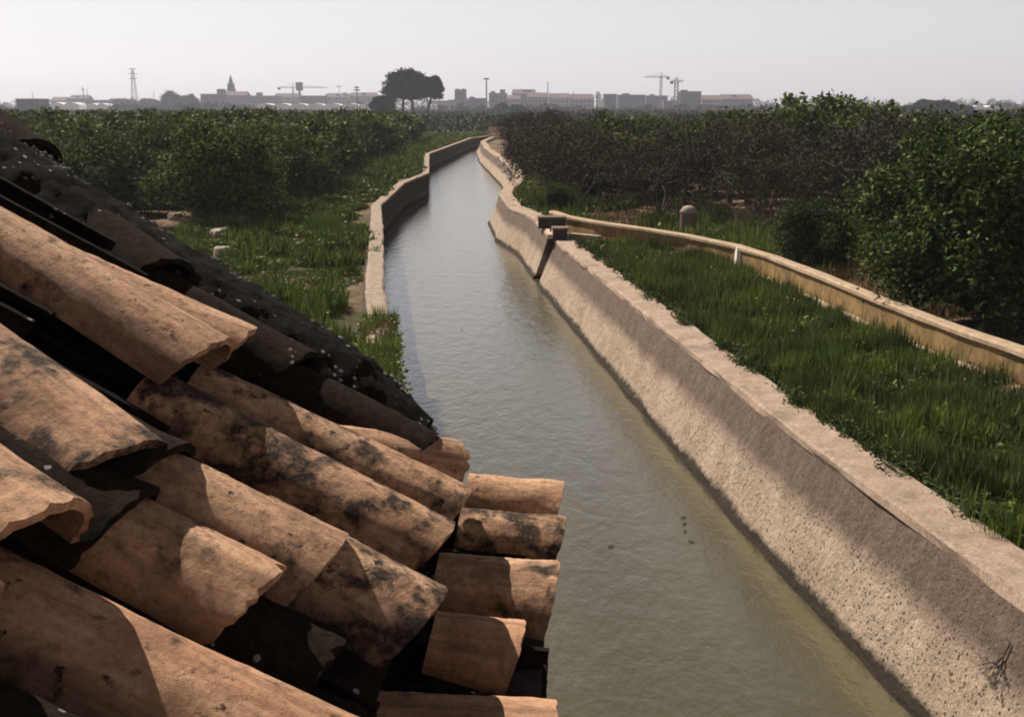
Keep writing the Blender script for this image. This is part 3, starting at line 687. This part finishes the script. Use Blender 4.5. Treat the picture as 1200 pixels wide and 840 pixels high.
# far orchard mass, both sides
def far_mass(name, label, y0, y1, xf, seed, mat=M_FAR, hm=2.3):
    r = np.random.default_rng(seed); Q = []; y = y0
    while y < y1:
        sp = 4.6*max(1, y/170)**.8; x0, x1 = xf(y); k = max(1, int((x1-x0)/sp)); cx = x0+(np.arange(k)+r.random(k)*.6)*sp
        for x in cx:
            m = int(90*max(.35, 1-y/900)); d = r.normal(size=(m, 3)); d /= np.linalg.norm(d, axis=1)[:, None]; d[:, 2] = np.abs(d[:, 2])
            R_ = sp*.56; hh = hm*(.85+.3*r.random()); c = d*np.array([R_, R_, hh])*(.8+.25*r.random((m, 1))); c += np.array([x, y+r.normal()*.8, 1.0])
            Q.append(leaves(c, .34*max(1, y/170)**.8, r, .2))
        y += sp
    tag(link(name, qmesh(name, np.concatenate(Q), mat)), label, 'orchard', kind='stuff')
far_mass('far_orchard', 'flat mass of distant orange groves stretching to the town on the left and straight ahead', 132, 620, lambda y: (-.52*y-8, -11.5 if y < 155 else min(.03*y, 20)), 40)
M_FARB = m_leaf('far_mixed_leaves', [(.024, .034, .014), (.05, .052, .028), (.055, .04, .034)], .85, False)
far_mass('far_orchard', 'distant brownish green groves behind the bare trees on the right', 88, 600, lambda y: (max(3, xof(RIGHT, min(y, 150))+3.5) if y < 155 else min(.03*y, 20)+.5, .52*y+8), 41, M_FARB, 2.5)

# bare brown trees
def bare_tree(seed, h, spread):
    q = random.Random(seed); b = MB(); tips = []
    def grow(p, d, L, r, lev):
        e2 = p+d*L; b.tube(p, e2, r, r*.68, 5 if lev < 2 else 3, False); 
        if lev >= 2: tips.append((p.lerp(e2, .6), lev)); tips.append((e2, lev))
        if lev >= 5: return
        for i in range(3 if lev < 4 else 3):
            nd = (d+Vector((q.gauss(0, .55), q.gauss(0, .55), q.gauss(.0, .42)))).normalized()
            if e2.z > h*.92: nd.z = -abs(nd.z)*.2; nd.normalize()
            grow(e2, nd, L*q.uniform(.66, .86), r*.66, lev+1)
    for i in range(5):
        t = 2*math.pi*i/5+q.random(); d = Vector((math.cos(t)*spread, math.sin(t)*spread, 1)).normalized()
        grow(Vector((0, 0, .35)), d, h*.29, .055, 1)
    b.tube((0, 0, -.1), (0, 0, .4), .12, .09, 8)
    wood = b.me('trunk', M_TWIG)
    r = np.random.default_rng(seed); T = np.array([tuple(t[0]) for t in tips]); k = r.integers(0, len(T), 8500); c = T[k]+r.normal(size=(8500, 3))*.14
    return qmesh('crown', leaves(c, .045, r), M_BROWNLEAF), wood
bare = [bare_tree(50+i, 3.3, .75) for i in range(4)]
rr = random.Random(9); n = 0
for y in (34.5, 38.5, 42.5, 46.5, 51, 56, 62, 69, 77):
    x0 = {34.5: 8.2, 38.5: 5.0, 42.5: 2.8}.get(y, xof(RIGHT, y)+2.3)
    x = x0
    while x < .40*y+6:
        front = y < 43
        if not front and rr.random() < .34 or (front and n % 5 == 3):
            put_tree('orange_tree', mid_or[n % 4] if y > 40 else near_or[n % 3], x+rr.uniform(-.4, .4), y, 1.0, rr.uniform(.85, 1.12), n, 'green leafy crown standing among the leafless trees of the right thicket', 'tree', 'green trees mixed into the bare thicket'); n += 1; x += 3.3; continue
        put_tree('bare_tree', bare[n % 4], x+rr.uniform(-.4, .4), y+rr.uniform(-.5, .5), 1.0, rr.uniform(.90, 1.24)*(1 if y > 40 else .95), rr.random()*6.28,
                 'dark brown leafless tree at the front of the thicket behind the ochre channel wall' if front else 'dark brown leafless tree deep in the thicket on the right',
                 'tree', 'front of the bare thicket' if front else 'back of the bare thicket'); n += 1
        x += 3.5
# green citrus on the right
near_ci = [(crown_mesh('crown', M_ORANGE2, 1.9, 1.65, 1.66, 46000, .048, 60+i, 190, lump=.4), trunk_mesh('trunk', 2.6, .12, 1.5, 70+i)) for i in range(3)]
def project_place(px, pyb): return on_z(px, pyb, 1.05)
put_tree('orange_tree', near_ci[0], 8.7, 20.1, .78, 1.14, 0, 'large dense green orange tree nearest the ochre wall, at the right edge', 'tree')
put_tree('orange_tree', near_ci[1], 10.9, 23.2, .8, 1.03, 2, 'tall green orange tree directly behind the large one at the right edge', 'tree')
put_tree('orange_tree', near_ci[2], 11.2, 18.4, 1.0, .95, 4, 'green orange tree cut by the right edge of the photo', 'tree')
put_tree('orange_tree', near_ci[1], 7.35, 26.6, 1.0, .52, 1, 'small knee-high green bush just behind the bend of the ochre wall', 'bush')
put_tree('orange_tree', near_ci[0], 13.6, 29.0, 1.0, .98, 1, 'green orange tree behind the tall pair on the right, partly hidden', 'tree')
put_tree('orange_tree', near_ci[2], 3.6, 46.0, 1.0, .42, 1, 'low green shrub at the near left foot of the bare thicket', 'bush')
put_tree('orange_tree', near_ci[1], 1.7, 39.8, 1.0, .38, 2, 'low green shrub just behind the sluice gate', 'bush')
for i, (px, ytop, yd, s) in enumerate(((905, 124, 62, 1.2), (938, 113, 60, 1.32), (985, 112, 57, 1.36), (1025, 121, 56, 1.22), (870, 126, 66, 1.15), (1090, 132, 52, 1.05), (1150, 138, 47, 1.05), (1190, 140, 60, 1.1), (640, 131, 84, 1.1), (700, 129, 86, 1.15))):
    p = at_y(px, ytop, yd); s = (p.z-1.0)/3.32
    put_tree('orange_tree', mid_or[i % 4], p.x, yd, 1.0, s, i, 'tall green tree rising above the bare thicket against the sky' if ytop < 125 else 'green tree top showing behind the bare thicket', 'tree', 'green trees rising above the bare thicket' if ytop < 125 else 'green trees behind the bare thicket')
# reddish dry bush near the marker stone
for px, py, s in ((878, 284, .36), (900, 272, .42), (845, 268, .38)):
    p = on_z(px, py, 1.05); t = empty('dry_bush', (p.x, p.y, 1.0)); t.scale = (s, s, s*1.1)
    tag(t, 'reddish dry bush beside the round-topped stone marker', 'bush', 'dry bushes by the marker stone')
    link('twigs', bare[1][1], t)

# pines on the horizon
def pine(name, px, pyt, pyb_crown, width_px, D, label, lean=0, seed=80, flat=.6, trunks=1):
    top = at_y(px, pyt, D); wd = width_px/FPX*D/2; bot = at_y(px, pyb_crown, D); rz_ = (top.z-bot.z)/2; r = empty(name, (top.x, D, 1.0)); tag(r, label, 'tree')
    cm = crown_mesh('crown', M_PINE, wd*1.12, rz_, bot.z+rz_-1.0, 16000, .40, seed, 80, lump=.22); link('crown', cm, r)
    b = MB()
    for k in range(trunks):
        xo = (k-(trunks-1)/2)*wd*.5; b.tube((xo+lean, 0, -.3), (xo*.7, 0, bot.z-1+rz_*.8), .5, .28, 8)
    b.build('trunk', M_BARK, r)
pine('stone_pine', 477, 83, 121, 50, 330, 'large round-headed dark pine on the skyline beside the far canal', seed=80, trunks=2)
pine('stone_pine', 507, 91, 117, 20, 330, 'slimmer leaning pine just right of the large one', lean=-2.5, seed=81)
pine('dark_bush', 449, 114, 134, 26, 320, 'low dark bush at the foot of the large pine on its left', seed=82)
for i, (px, pt, wp, D) in enumerate(((200, 109, 26, 800), (220, 112, 24, 800), (1086, 118, 26, 420), (1108, 119, 24, 420), (1126, 124, 24, 420), (1066, 125, 22, 420), (175, 116, 30, 900), (145, 116, 30, 900), (588, 122, 14, 500), (605, 124, 16, 480))):
    pine('distant_tree', px, pt, 134, wp, D, ['dark rounded tree left of the church tower', 'dark rounded tree between its neighbour and the church', 'taller of the hazy trees above the groves at far right', 'hazy pine beside the taller one at far right', 'low hazy tree at the right end of the far right clump', 'low hazy tree at the left end of the far right clump', 'low tree on the skyline right of the lattice pylon', 'low tree on the skyline left of the lattice pylon', 'small tree before the brown houses beyond the canal', 'small tree before the pink houses beyond the canal'][i], seed=90+i)

# ------------------------------------------------------------------ the town
def building(name, px0, px1, pyt, D, mat, label, roof='flat', bump=None, depth=14, cat='building'):
    a, b_ = at_y(px0, 130, D), at_y(px1, 130, D); wd = b_.x-a.x; top = at_y(px0, pyt, D).z; h = top-1.0
    r = tag(empty(name, ((a.x+b_.x)/2, D+depth/2, 1.0)), label, cat)
    m = MB(); m.box((0, 0, h/2-.5), (wd, depth, h+1)); m.build('wall', TW.get(mat, mat) if isinstance(mat, str) else mat, r)
    if roof == 'flat':
        m = MB(); m.box((0, 0, h+.25), (wd+.6, depth+.6, .5)); m.build('roof', M_FLATROOF, r)
    else:
        m = MB(); x, y_, rh = wd/2+.5, depth/2+.5, min(3.5, wd*.12+1.5)
        m.add([(-x, -y_, h), (x, -y_, h), (x, y_, h), (-x, y_, h), (-x*.9, 0, h+rh), (x*.9, 0, h+rh)], [(0, 1, 5, 4), (1, 2, 5), (2, 3, 4, 5), (3, 0, 4), (0, 3, 2, 1)]); m.build('roof', M_ROOF, r)
    for bp in (bump or []):
        bx0, bx1, bt = bp; xa = at_y(bx0, 130, D).x; xb = at_y(bx1, 130, D).x; bt_ = at_y(bx0, bt, D).z-1.0
        m = MB(); m.box(((xa+xb)/2-r.location.x, 0, (h+bt_)/2+.3), (xb-xa, depth*.5, bt_-h)); m.build('stair_tower', TW.get(mat, mat) if isinstance(mat, str) else mat, r)
    return r
B = [
 ('warehouse', 20, 45, 117, 560, 'dark', 'dark flat shed at the far left above the roof verge', 'flat', None),
 ('house', 60, 78, 118, 1000, 'cream', 'pale house beyond the white greenhouses at far left', 'tiled', None),
 ('house', 82, 104, 116, 1050, 'blue', 'bluish house beside the two thin poles at far left', 'tiled', [(88, 93, 113)]),
 ('house', 108, 134, 118, 1050, 'blue', 'low bluish house left of the lattice pylon', 'flat', None),
 ('apartment_building', 236, 262, 111, 900, 'dark', 'dark block just left of the church tower', 'flat', [(254, 262, 105)]),
 ('house', 262, 290, 112, 980, 'blue', 'grey houses at the foot of the church tower', 'tiled', None),
 ('house', 290, 326, 113, 1000, 'blue', 'long grey house right of the church tower', 'flat', [(300, 306, 109)]),
 ('house', 322, 352, 114, 1040, 'cream', 'pale house with a red roof left of the box water tower', 'tiled', None),
 ('apartment_building', 352, 381, 113, 1000, 'dark', 'dark low block right of the box water tower', 'flat', None),
 ('house', 381, 410, 114, 1040, 'cream', 'pale house behind the long white greenhouse', 'tiled', [(393, 396, 110), (402, 405, 109)]),
 ('house', 410, 442, 113, 1060, 'pink', 'pinkish house by the dark pole left of the pine', 'tiled', [(424, 428, 109)]),
 ('house', 500, 533, 119, 820, 'cream', 'pale low house right of the slim pine', 'flat', None),
 ('tower_block', 533, 546, 106, 880, 'dark', 'narrow dark tower block with a notched top', 'flat', [(534, 538, 104.6), (541, 545, 104.6)]),
 ('apartment_building', 525, 552, 118, 860, 'blue', 'blue-grey block below the narrow tower block', 'flat', None),
 ('apartment_building', 549, 569, 116, 870, 'blue', 'blue-grey block left of the lamp mast', 'flat', [(550, 556, 114)]),
 ('apartment_building', 573, 594, 110, 860, 'brown', 'brown block right of the lamp mast', 'flat', [(575, 580, 107.5), (586, 592, 105.5)]),
 ('house', 594, 610, 116, 840, 'pink', 'pinkish house between two brown blocks', 'tiled', None),
 ('apartment_building', 600, 628, 110, 900, 'brown', 'stepped brown block with a tiled top left of the thin mast', 'tiled', [(612, 622, 106)]),
 ('house', 618, 642, 114, 840, 'pink', 'reddish house just left of the thin mast', 'tiled', None),
 ('warehouse', 643, 668, 115, 820, 'cream', 'pale warehouse right of the thin mast', 'tiled', None),
 ('warehouse', 668, 696, 116, 830, 'cream', 'second pale warehouse, further right', 'tiled', [(684, 694, 114)]),
 ('apartment_building', 698, 704, 112, 850, 'white', 'narrow white house end with a dark cap', 'flat', [(699, 703, 108)]),
 ('apartment_building', 708, 722, 111, 860, 'dark', 'narrow dark block right of the white house end', 'flat', None),
 ('apartment_building', 724, 756, 112, 840, 'blue', 'wide blue-grey block in the middle of the skyline', 'flat', [(730, 738, 110)]),
 ('apartment_building', 757, 782, 113, 880, 'blue', 'blue-grey block below the pale crane', 'flat', [(762, 767, 111)]),
 ('apartment_building', 778, 796, 119, 840, 'dark', 'low dark block left of the tallest block', 'flat', None),
 ('apartment_building', 797, 821, 108, 820, 'dark', 'tallest dark block right of the dark crane mast', 'flat', [(799, 806, 106)]),
 ('house', 822, 846, 117, 850, 'pink', 'low reddish house right of the tallest block', 'tiled', None),
 ('house', 844, 882, 116, 900, 'brown', 'low brown houses at the right end of the town', 'tiled', [(858, 864, 112), (868, 878, 115)]),
]
for name, x0, x1, yt, D, mt, lab, rf, bp in B: building(name, x0, x1, yt, D, mt, lab, rf, bp)
def greenhouse(px0, px1, pyt, D, label):
    a, b_ = at_y(px0, 130, D), at_y(px1, 130, D); wd = b_.x-a.x; h = at_y(px0, pyt, D).z-1.0
    r = tag(empty('greenhouse', ((a.x+b_.x)/2, D, 1.0)), label, 'greenhouse'); n_ = max(2, int(wd/8)); m = MB(); m.box((0, 0, h*.4), (wd, 12, h*.8)); m.build('side_wall', M_SHEET, r)
    m = MB(); s = wd/n_
    for i in range(n_):
        x = -wd/2+s*(i+.5); V = []
        for yy in (-6.1, 6.1): V += [(x-s/2, yy, h*.8+.01), (x-s*.3, yy, h*.94), (x, yy, h), (x+s*.3, yy, h*.94), (x+s/2, yy, h*.8+.01)]
        m.add(V, [(j, j+1, j+6, j+5) for j in range(4)]+[(4, 3, 2, 1, 0), (5, 6, 7, 8, 9)])
    m.build('roof', M_SHEET, r)
greenhouse(44, 98, 120.3, 640, 'long white greenhouse at the far left'); greenhouse(107, 130, 121.3, 640, 'short white greenhouse at the far left')
greenhouse(303, 442, 121.3, 600, 'longest white greenhouse, left of the pine'); greenhouse(462, 478, 124, 560, 'small white building seen between the pine trunks')
greenhouse(500, 512, 122, 560, 'small white building right of the pine trunks'); greenhouse(1134, 1166, 124, 640, 'white greenhouse at the far right')
# church tower
def church():
    D = 1000; p = at_y(270, 88, D); r = tag(empty('church_tower', (p.x, D, 1.0)), 'slender stone church tower with a pointed spire, tallest thing left of the pine', 'church tower'); H_ = p.z-1.0
    m = MB(); m.box((0, 0, H_*.3), (6.2, 6.2, H_*.6)); m.build('shaft', TW['brown'], r)
    m = MB(); m.box((0, 0, H_*.68), (5.2, 5.2, H_*.16)); m.build('belfry', TW['dark'], r)
    m = MB(); m.box((0, 0, H_*.605), (7, 7, .6)); m.build('cornice', TW['brown'], r)
    m = MB(); m.tube((0, 0, H_*.76), (0, 0, H_*.85), 2.1, 1.6, 8); m.build('lantern', TW['dark'], r)
    m = MB(); m.tube((0, 0, H_*.85), (0, 0, H_), 1.7, .1, 8); m.build('spire', M_ROOF, r)
church()
def mast(name, px, pyt, D, rad, label, cat='pole', cross=()):
    p = at_y(px, pyt, D); r = tag(empty(name, (p.x, D, 1.0)), label, cat); H_ = p.z-1
    m = MB(); m.tube((0, 0, -.5), (0, 0, H_), rad, rad*.7, 8); m.build('pole', M_STEEL, r)
    for z, wd in cross:
        m = MB(); m.box((0, 0, H_*z), (wd, rad*1.3, rad*1.6)); m.build('crossarm', M_STEEL, r)
mast('lamp_mast', 570, 92, 700, .55, 'tall floodlight mast with a small head, above the blocks beyond the canal', 'lamp mast', ((.985, 3.6),))
mast('mast', 642, 96, 820, .42, 'thin pale mast right of the brown blocks')
mast('mast', 672, 107, 800, .3, 'short thin pole above the pale warehouses')
mast('utility_pole', 418, 101, 500, .3, 'dark pole with crossarms just left of the pine', 'utility pole', ((.95, 2.2), (.86, 2.8)))
mast('utility_pole', 97, 102, 700, .3, 'thin pole at far left, left one of two', 'utility pole', ((.9, 2),))
mast('utility_pole', 102, 105, 720, .25, 'thin pole at far left, right one of two', 'utility pole')
mast('utility_pole', 397, 100, 900, .25, 'faint thin pole behind the long greenhouse', 'utility pole', ((.95, 5),))
mast('utility_pole', 38, 108, 700, .25, 'short pole above the dark shed', 'utility pole')
mast('utility_pole', 180, 108, 1000, .3, 'faint pole between the pylon and the dark trees', 'utility pole')
def lattice(px, pyt, D, label):
    p = at_y(px, pyt, D); H_ = p.z-1; r = tag(empty('pylon', (p.x, D, 1.0)), label, 'pylon'); m = MB(); hw = lambda z: 2.2*(1-z/H_)+.55
    for sx, sy in ((-1, -1), (1, -1), (1, 1), (-1, 1)): m.tube((sx*hw(0), sy*hw(0), 0), (sx*hw(H_), sy*hw(H_), H_), .16, .12, 4)
    z = 0
    while z < H_-2:
        z2 = z+3.2; a, b_ = hw(z), hw(min(z2, H_))
        for q in ((-1, -1, 1, -1), (1, -1, 1, 1), (1, 1, -1, 1), (-1, 1, -1, -1)):
            m.tube((q[0]*a, q[1]*a, z), (q[2]*b_, q[3]*b_, z2), .09, .09, 3); m.tube((q[2]*a, q[3]*a, z), (q[0]*b_, q[1]*b_, z2), .09, .09, 3)
        z = z2
    m.build('lattice', M_STEEL, r)
    for f_, wd in ((.98, 6), (.87, 7.5), (.76, 6)):
        m = MB(); m.box((0, 0, H_*f_), (wd, .5, .45)); m.build('crossarm', M_STEEL, r)
lattice(155, 80, 900, 'tall lattice pylon at the left of the skyline')
def crane(px, pyt, jl, jr, D, mat_r, label, box=False):
    p = at_y(px, pyt, D); H_ = p.z-1; r = tag(empty('tower_crane', (p.x, D, 1.0)), label, 'crane')
    m = MB(); s = mat_r
    for sx, sy in ((-1, -1), (1, -1), (1, 1), (-1, 1)): m.tube((sx*s, sy*s, 0), (sx*s, sy*s, H_-3), s*.28, s*.28, 4)
    z = 0
    while z < H_-3:
        m.tube((-s, -s, z), (s, -s, z+2.4), s*.2, s*.2, 3); m.tube((s, s, z), (-s, s, z+2.4), s*.2, s*.2, 3); z += 2.4
    m.build('mast', M_STEEL, r)
    xl, xr = at_y(jl, 100, D).x-p.x, at_y(jr, 100, D).x-p.x
    m = MB(); m.tube((xl, 0, H_-3), (xr, 0, H_-3), .28, .28, 4); m.tube((xl*.9, 0, H_-2.1), (xr*.9, 0, H_-2.1), .15, .15, 4)
    for k in range(24):
        x = xl+(xr-xl)*(k+.5)/24; m.tube((x-.7, 0, H_-3), (x+.4, 0, H_-2.1), .1, .1, 3)
    m.build('jib', M_STEEL, r)
    m = MB(); m.tube((0, 0, H_-3), (0, 0, H_+.6), .5, .2, 4); m.tube((0, 0, H_+.5), (xl*.7, 0, H_-2.2), .1, .1, 3); m.tube((0, 0, H_+.5), (xr*.7, 0, H_-2.2), .1, .1, 3); m.build('apex', M_STEEL, r)
    m = MB(); sh = xl if abs(xl) < abs(xr) else xr; m.box((sh*.85, 0, H_-3.8), (2.2, 1.4, 1.8)); m.build('counterweight', TW['dark'], r)
crane(775, 86, 755, 784, 860, .75, 'pale slender tower crane, left of the pair above the town')
crane(793, 91, 786, 801, 830, 1.2, 'darker tower crane, right of the pair above the town')
crane(343, 99, 324, 384, 1000, .6, 'faint tower crane with a long jib behind the box water tower')
def watertower():
    D = 980; p = at_y(350.5, 96.5, D); H_ = p.z-1; r = tag(empty('water_tower', (p.x, D, 1.0)), 'dark box-shaped tank on a slender stem above the low roofs', 'water tower')
    m = MB(); m.tube((0, 0, 0), (0, 0, H_-5), 1.2, .9, 10); m.build('stem', TW['cream'], r)
    m = MB(); m.box((0, 0, H_-3.6), (5.2, 5.2, 7.0)); m.build('tank', TW['dark'], r)
watertower()

# blurred treeline before the town
def treeline(name, label, px0, px1, D, hmax, seed):
    r = np.random.default_rng(seed); a, b_ = at_y(px0, 130, D).x, at_y(px1, 130, D).x; Q = []; x = a
    while x < b_:
        h = hmax*(.45+.55*r.random()); w_ = 5+5*r.random(); m = 170; d = r.normal(size=(m, 3)); d /= np.linalg.norm(d, axis=1)[:, None]; d[:, 2] = np.abs(d[:, 2])
        Q.append(leaves(d*np.array([w_, w_, h])*(.75+.3*r.random((m, 1)))+np.array([x, D+r.normal()*8, 1.0]), 1.2, r)); x += w_*.9
    tag(link(name, qmesh(name, np.concatenate(Q), M_FARB)), label, 'treeline', kind='stuff')
treeline('distant_treeline', 'hazy belt of trees in front of the town', -30, 1230, 660, 6.0, 70)
treeline('distant_treeline', 'fainter hazy belt of trees behind the town at the horizon', -30, 1230, 1250, 14, 71)

# ------------------------------------------------------------------ stones on the left bank, twigs
def rock(px, py, s, seed, label, sz=.5):
    p = on_z(px, py, 1.1); bm = bmesh.new(); bmesh.ops.create_icosphere(bm, subdivisions=3, radius=1)
    for v in bm.verts:
        k = 1+.28*noise.noise(v.co*1.4+Vector((seed, 0, 0)))+.1*noise.noise(v.co*4+Vector((seed, 0, 0))); v.co *= k; v.co.x *= s[0]; v.co.y *= s[1]; v.co.z = max(-.3, min(.62, v.co.z))*s[2]
    me = bpy.data.meshes.new('stone'); bm.to_mesh(me); bm.free(); me.materials.append(M_STONE); o = link('stone', me); o.location = (p.x, p.y, 1.1); o.rotation_euler.z = seed
    tag(o, label, 'stone')
rock(322, 233, (.65, .25, .35), 1, 'long pale stone at the far end of the row edging the left bank')
rock(300, 254, (.3, .28, .4), 2, 'rounded pale stone, second in the row edging the left bank')
rock(258, 276, (.2, .75, .35), 3, 'long sunlit stone lying along the edge of the small ditch')
rock(262, 300, (.25, .25, .4), 4, 'small pale stone below the long sunlit one')
rock(247, 314, (.2, .2, .4), 5, 'small white stone just above the lichen verge')
rock(206, 258, (.3, .25, .4), 6, 'grey stone on the bare soil in front of the orchard')
# bare soil bench and ditch lip in front of the orchard
pA, pB, pC = on_z(215, 262, 1.12), on_z(262, 258, 1.12), on_z(308, 243, 1.12)
tag(loft('ditch_edge', [(pA.x, pA.y), (pB.x, pB.y), (pC.x, pC.y)], [(-.25, .9), (-.22, 1.26), (.22, 1.27), (.25, .9)], M_PAVE, jitter=.16, sub=.25), 'broken pale concrete edge of a small ditch before the orchard', 'ditch edge')
b = MB(); q = random.Random(3); base = Vector((xof(RIGHT, 8.9)-.12, 8.9, 1.02))
p0 = on_z(1168, 745, 0)
base = Vector((0, 0, 5))+ray(1172, 700)*0.0
r_ = ray(1170, 705)
# dry twig hanging from the lining
yy = 7.75; xw = xof(RIGHT, yy)
root = Vector((xw-.13, yy, .98))
def tw(p, d, L, r, lev):
    e2 = p+d*L; b.tube(p, e2, r, r*.7, 4)
    if lev < 4:
        for _ in range(3 if lev else 4): tw(e2, (d+Vector((q.gauss(-.05, .3), q.gauss(0, .45), q.gauss(0, .3)))).normalized(), L*q.uniform(.6, .9), r*.65, lev+1)
tw(root, Vector((-.33, 0, -.85)).normalized(), .12, .008, 0)
o = b.build('dry_plant', M_IRON); tag(o, 'dark withered plant hanging on the right canal wall near the bottom edge', 'dry plant')
for i, (px, py) in enumerate(((801, 606), (803, 622), (810, 634), (802, 613), (541, 386), (716, 640))):
    p = on_z(px, py, .012); b = MB(); a = i*1.3; b.tube(p-Vector((math.cos(a)*.035, math.sin(a)*.035, 0)), p+Vector((math.cos(a)*.035, math.sin(a)*.035, .004)), .008, .006, 6)
    b.tube(p, p+Vector((math.cos(a+1)*.03, math.sin(a+1)*.03, .005)), .005, .003, 5)
    tag(b.build('floating_twig', M_IRON), 'tiny dark twig floating in the loose cluster on the near water' if i < 4 else 'tiny dark twig floating alone on the water', 'twig', 'floating twigs in a cluster' if i < 4 else 'lone floating twigs')

# ------------------------------------------------------------------ haze
b = MB(); b.box((0, 1265, 24), (5200, 2700, 52)); 
hz = NG('haze_air'); hz.t.nodes.remove(hz.b); pv = hz.n('ShaderNodeVolumePrincipled'); pv.inputs['Color'].default_value = (.86, .87, 1.0, 1)
pv.inputs['Density'].default_value = .00032; pv.inputs['Anisotropy'].default_value = .2
hz.l(pv.outputs[0], hz.t.nodes['Material Output'].inputs['Volume'])
tag(b.build('haze', hz.m), 'pale haze over the fields and the town', 'haze', kind='stuff')
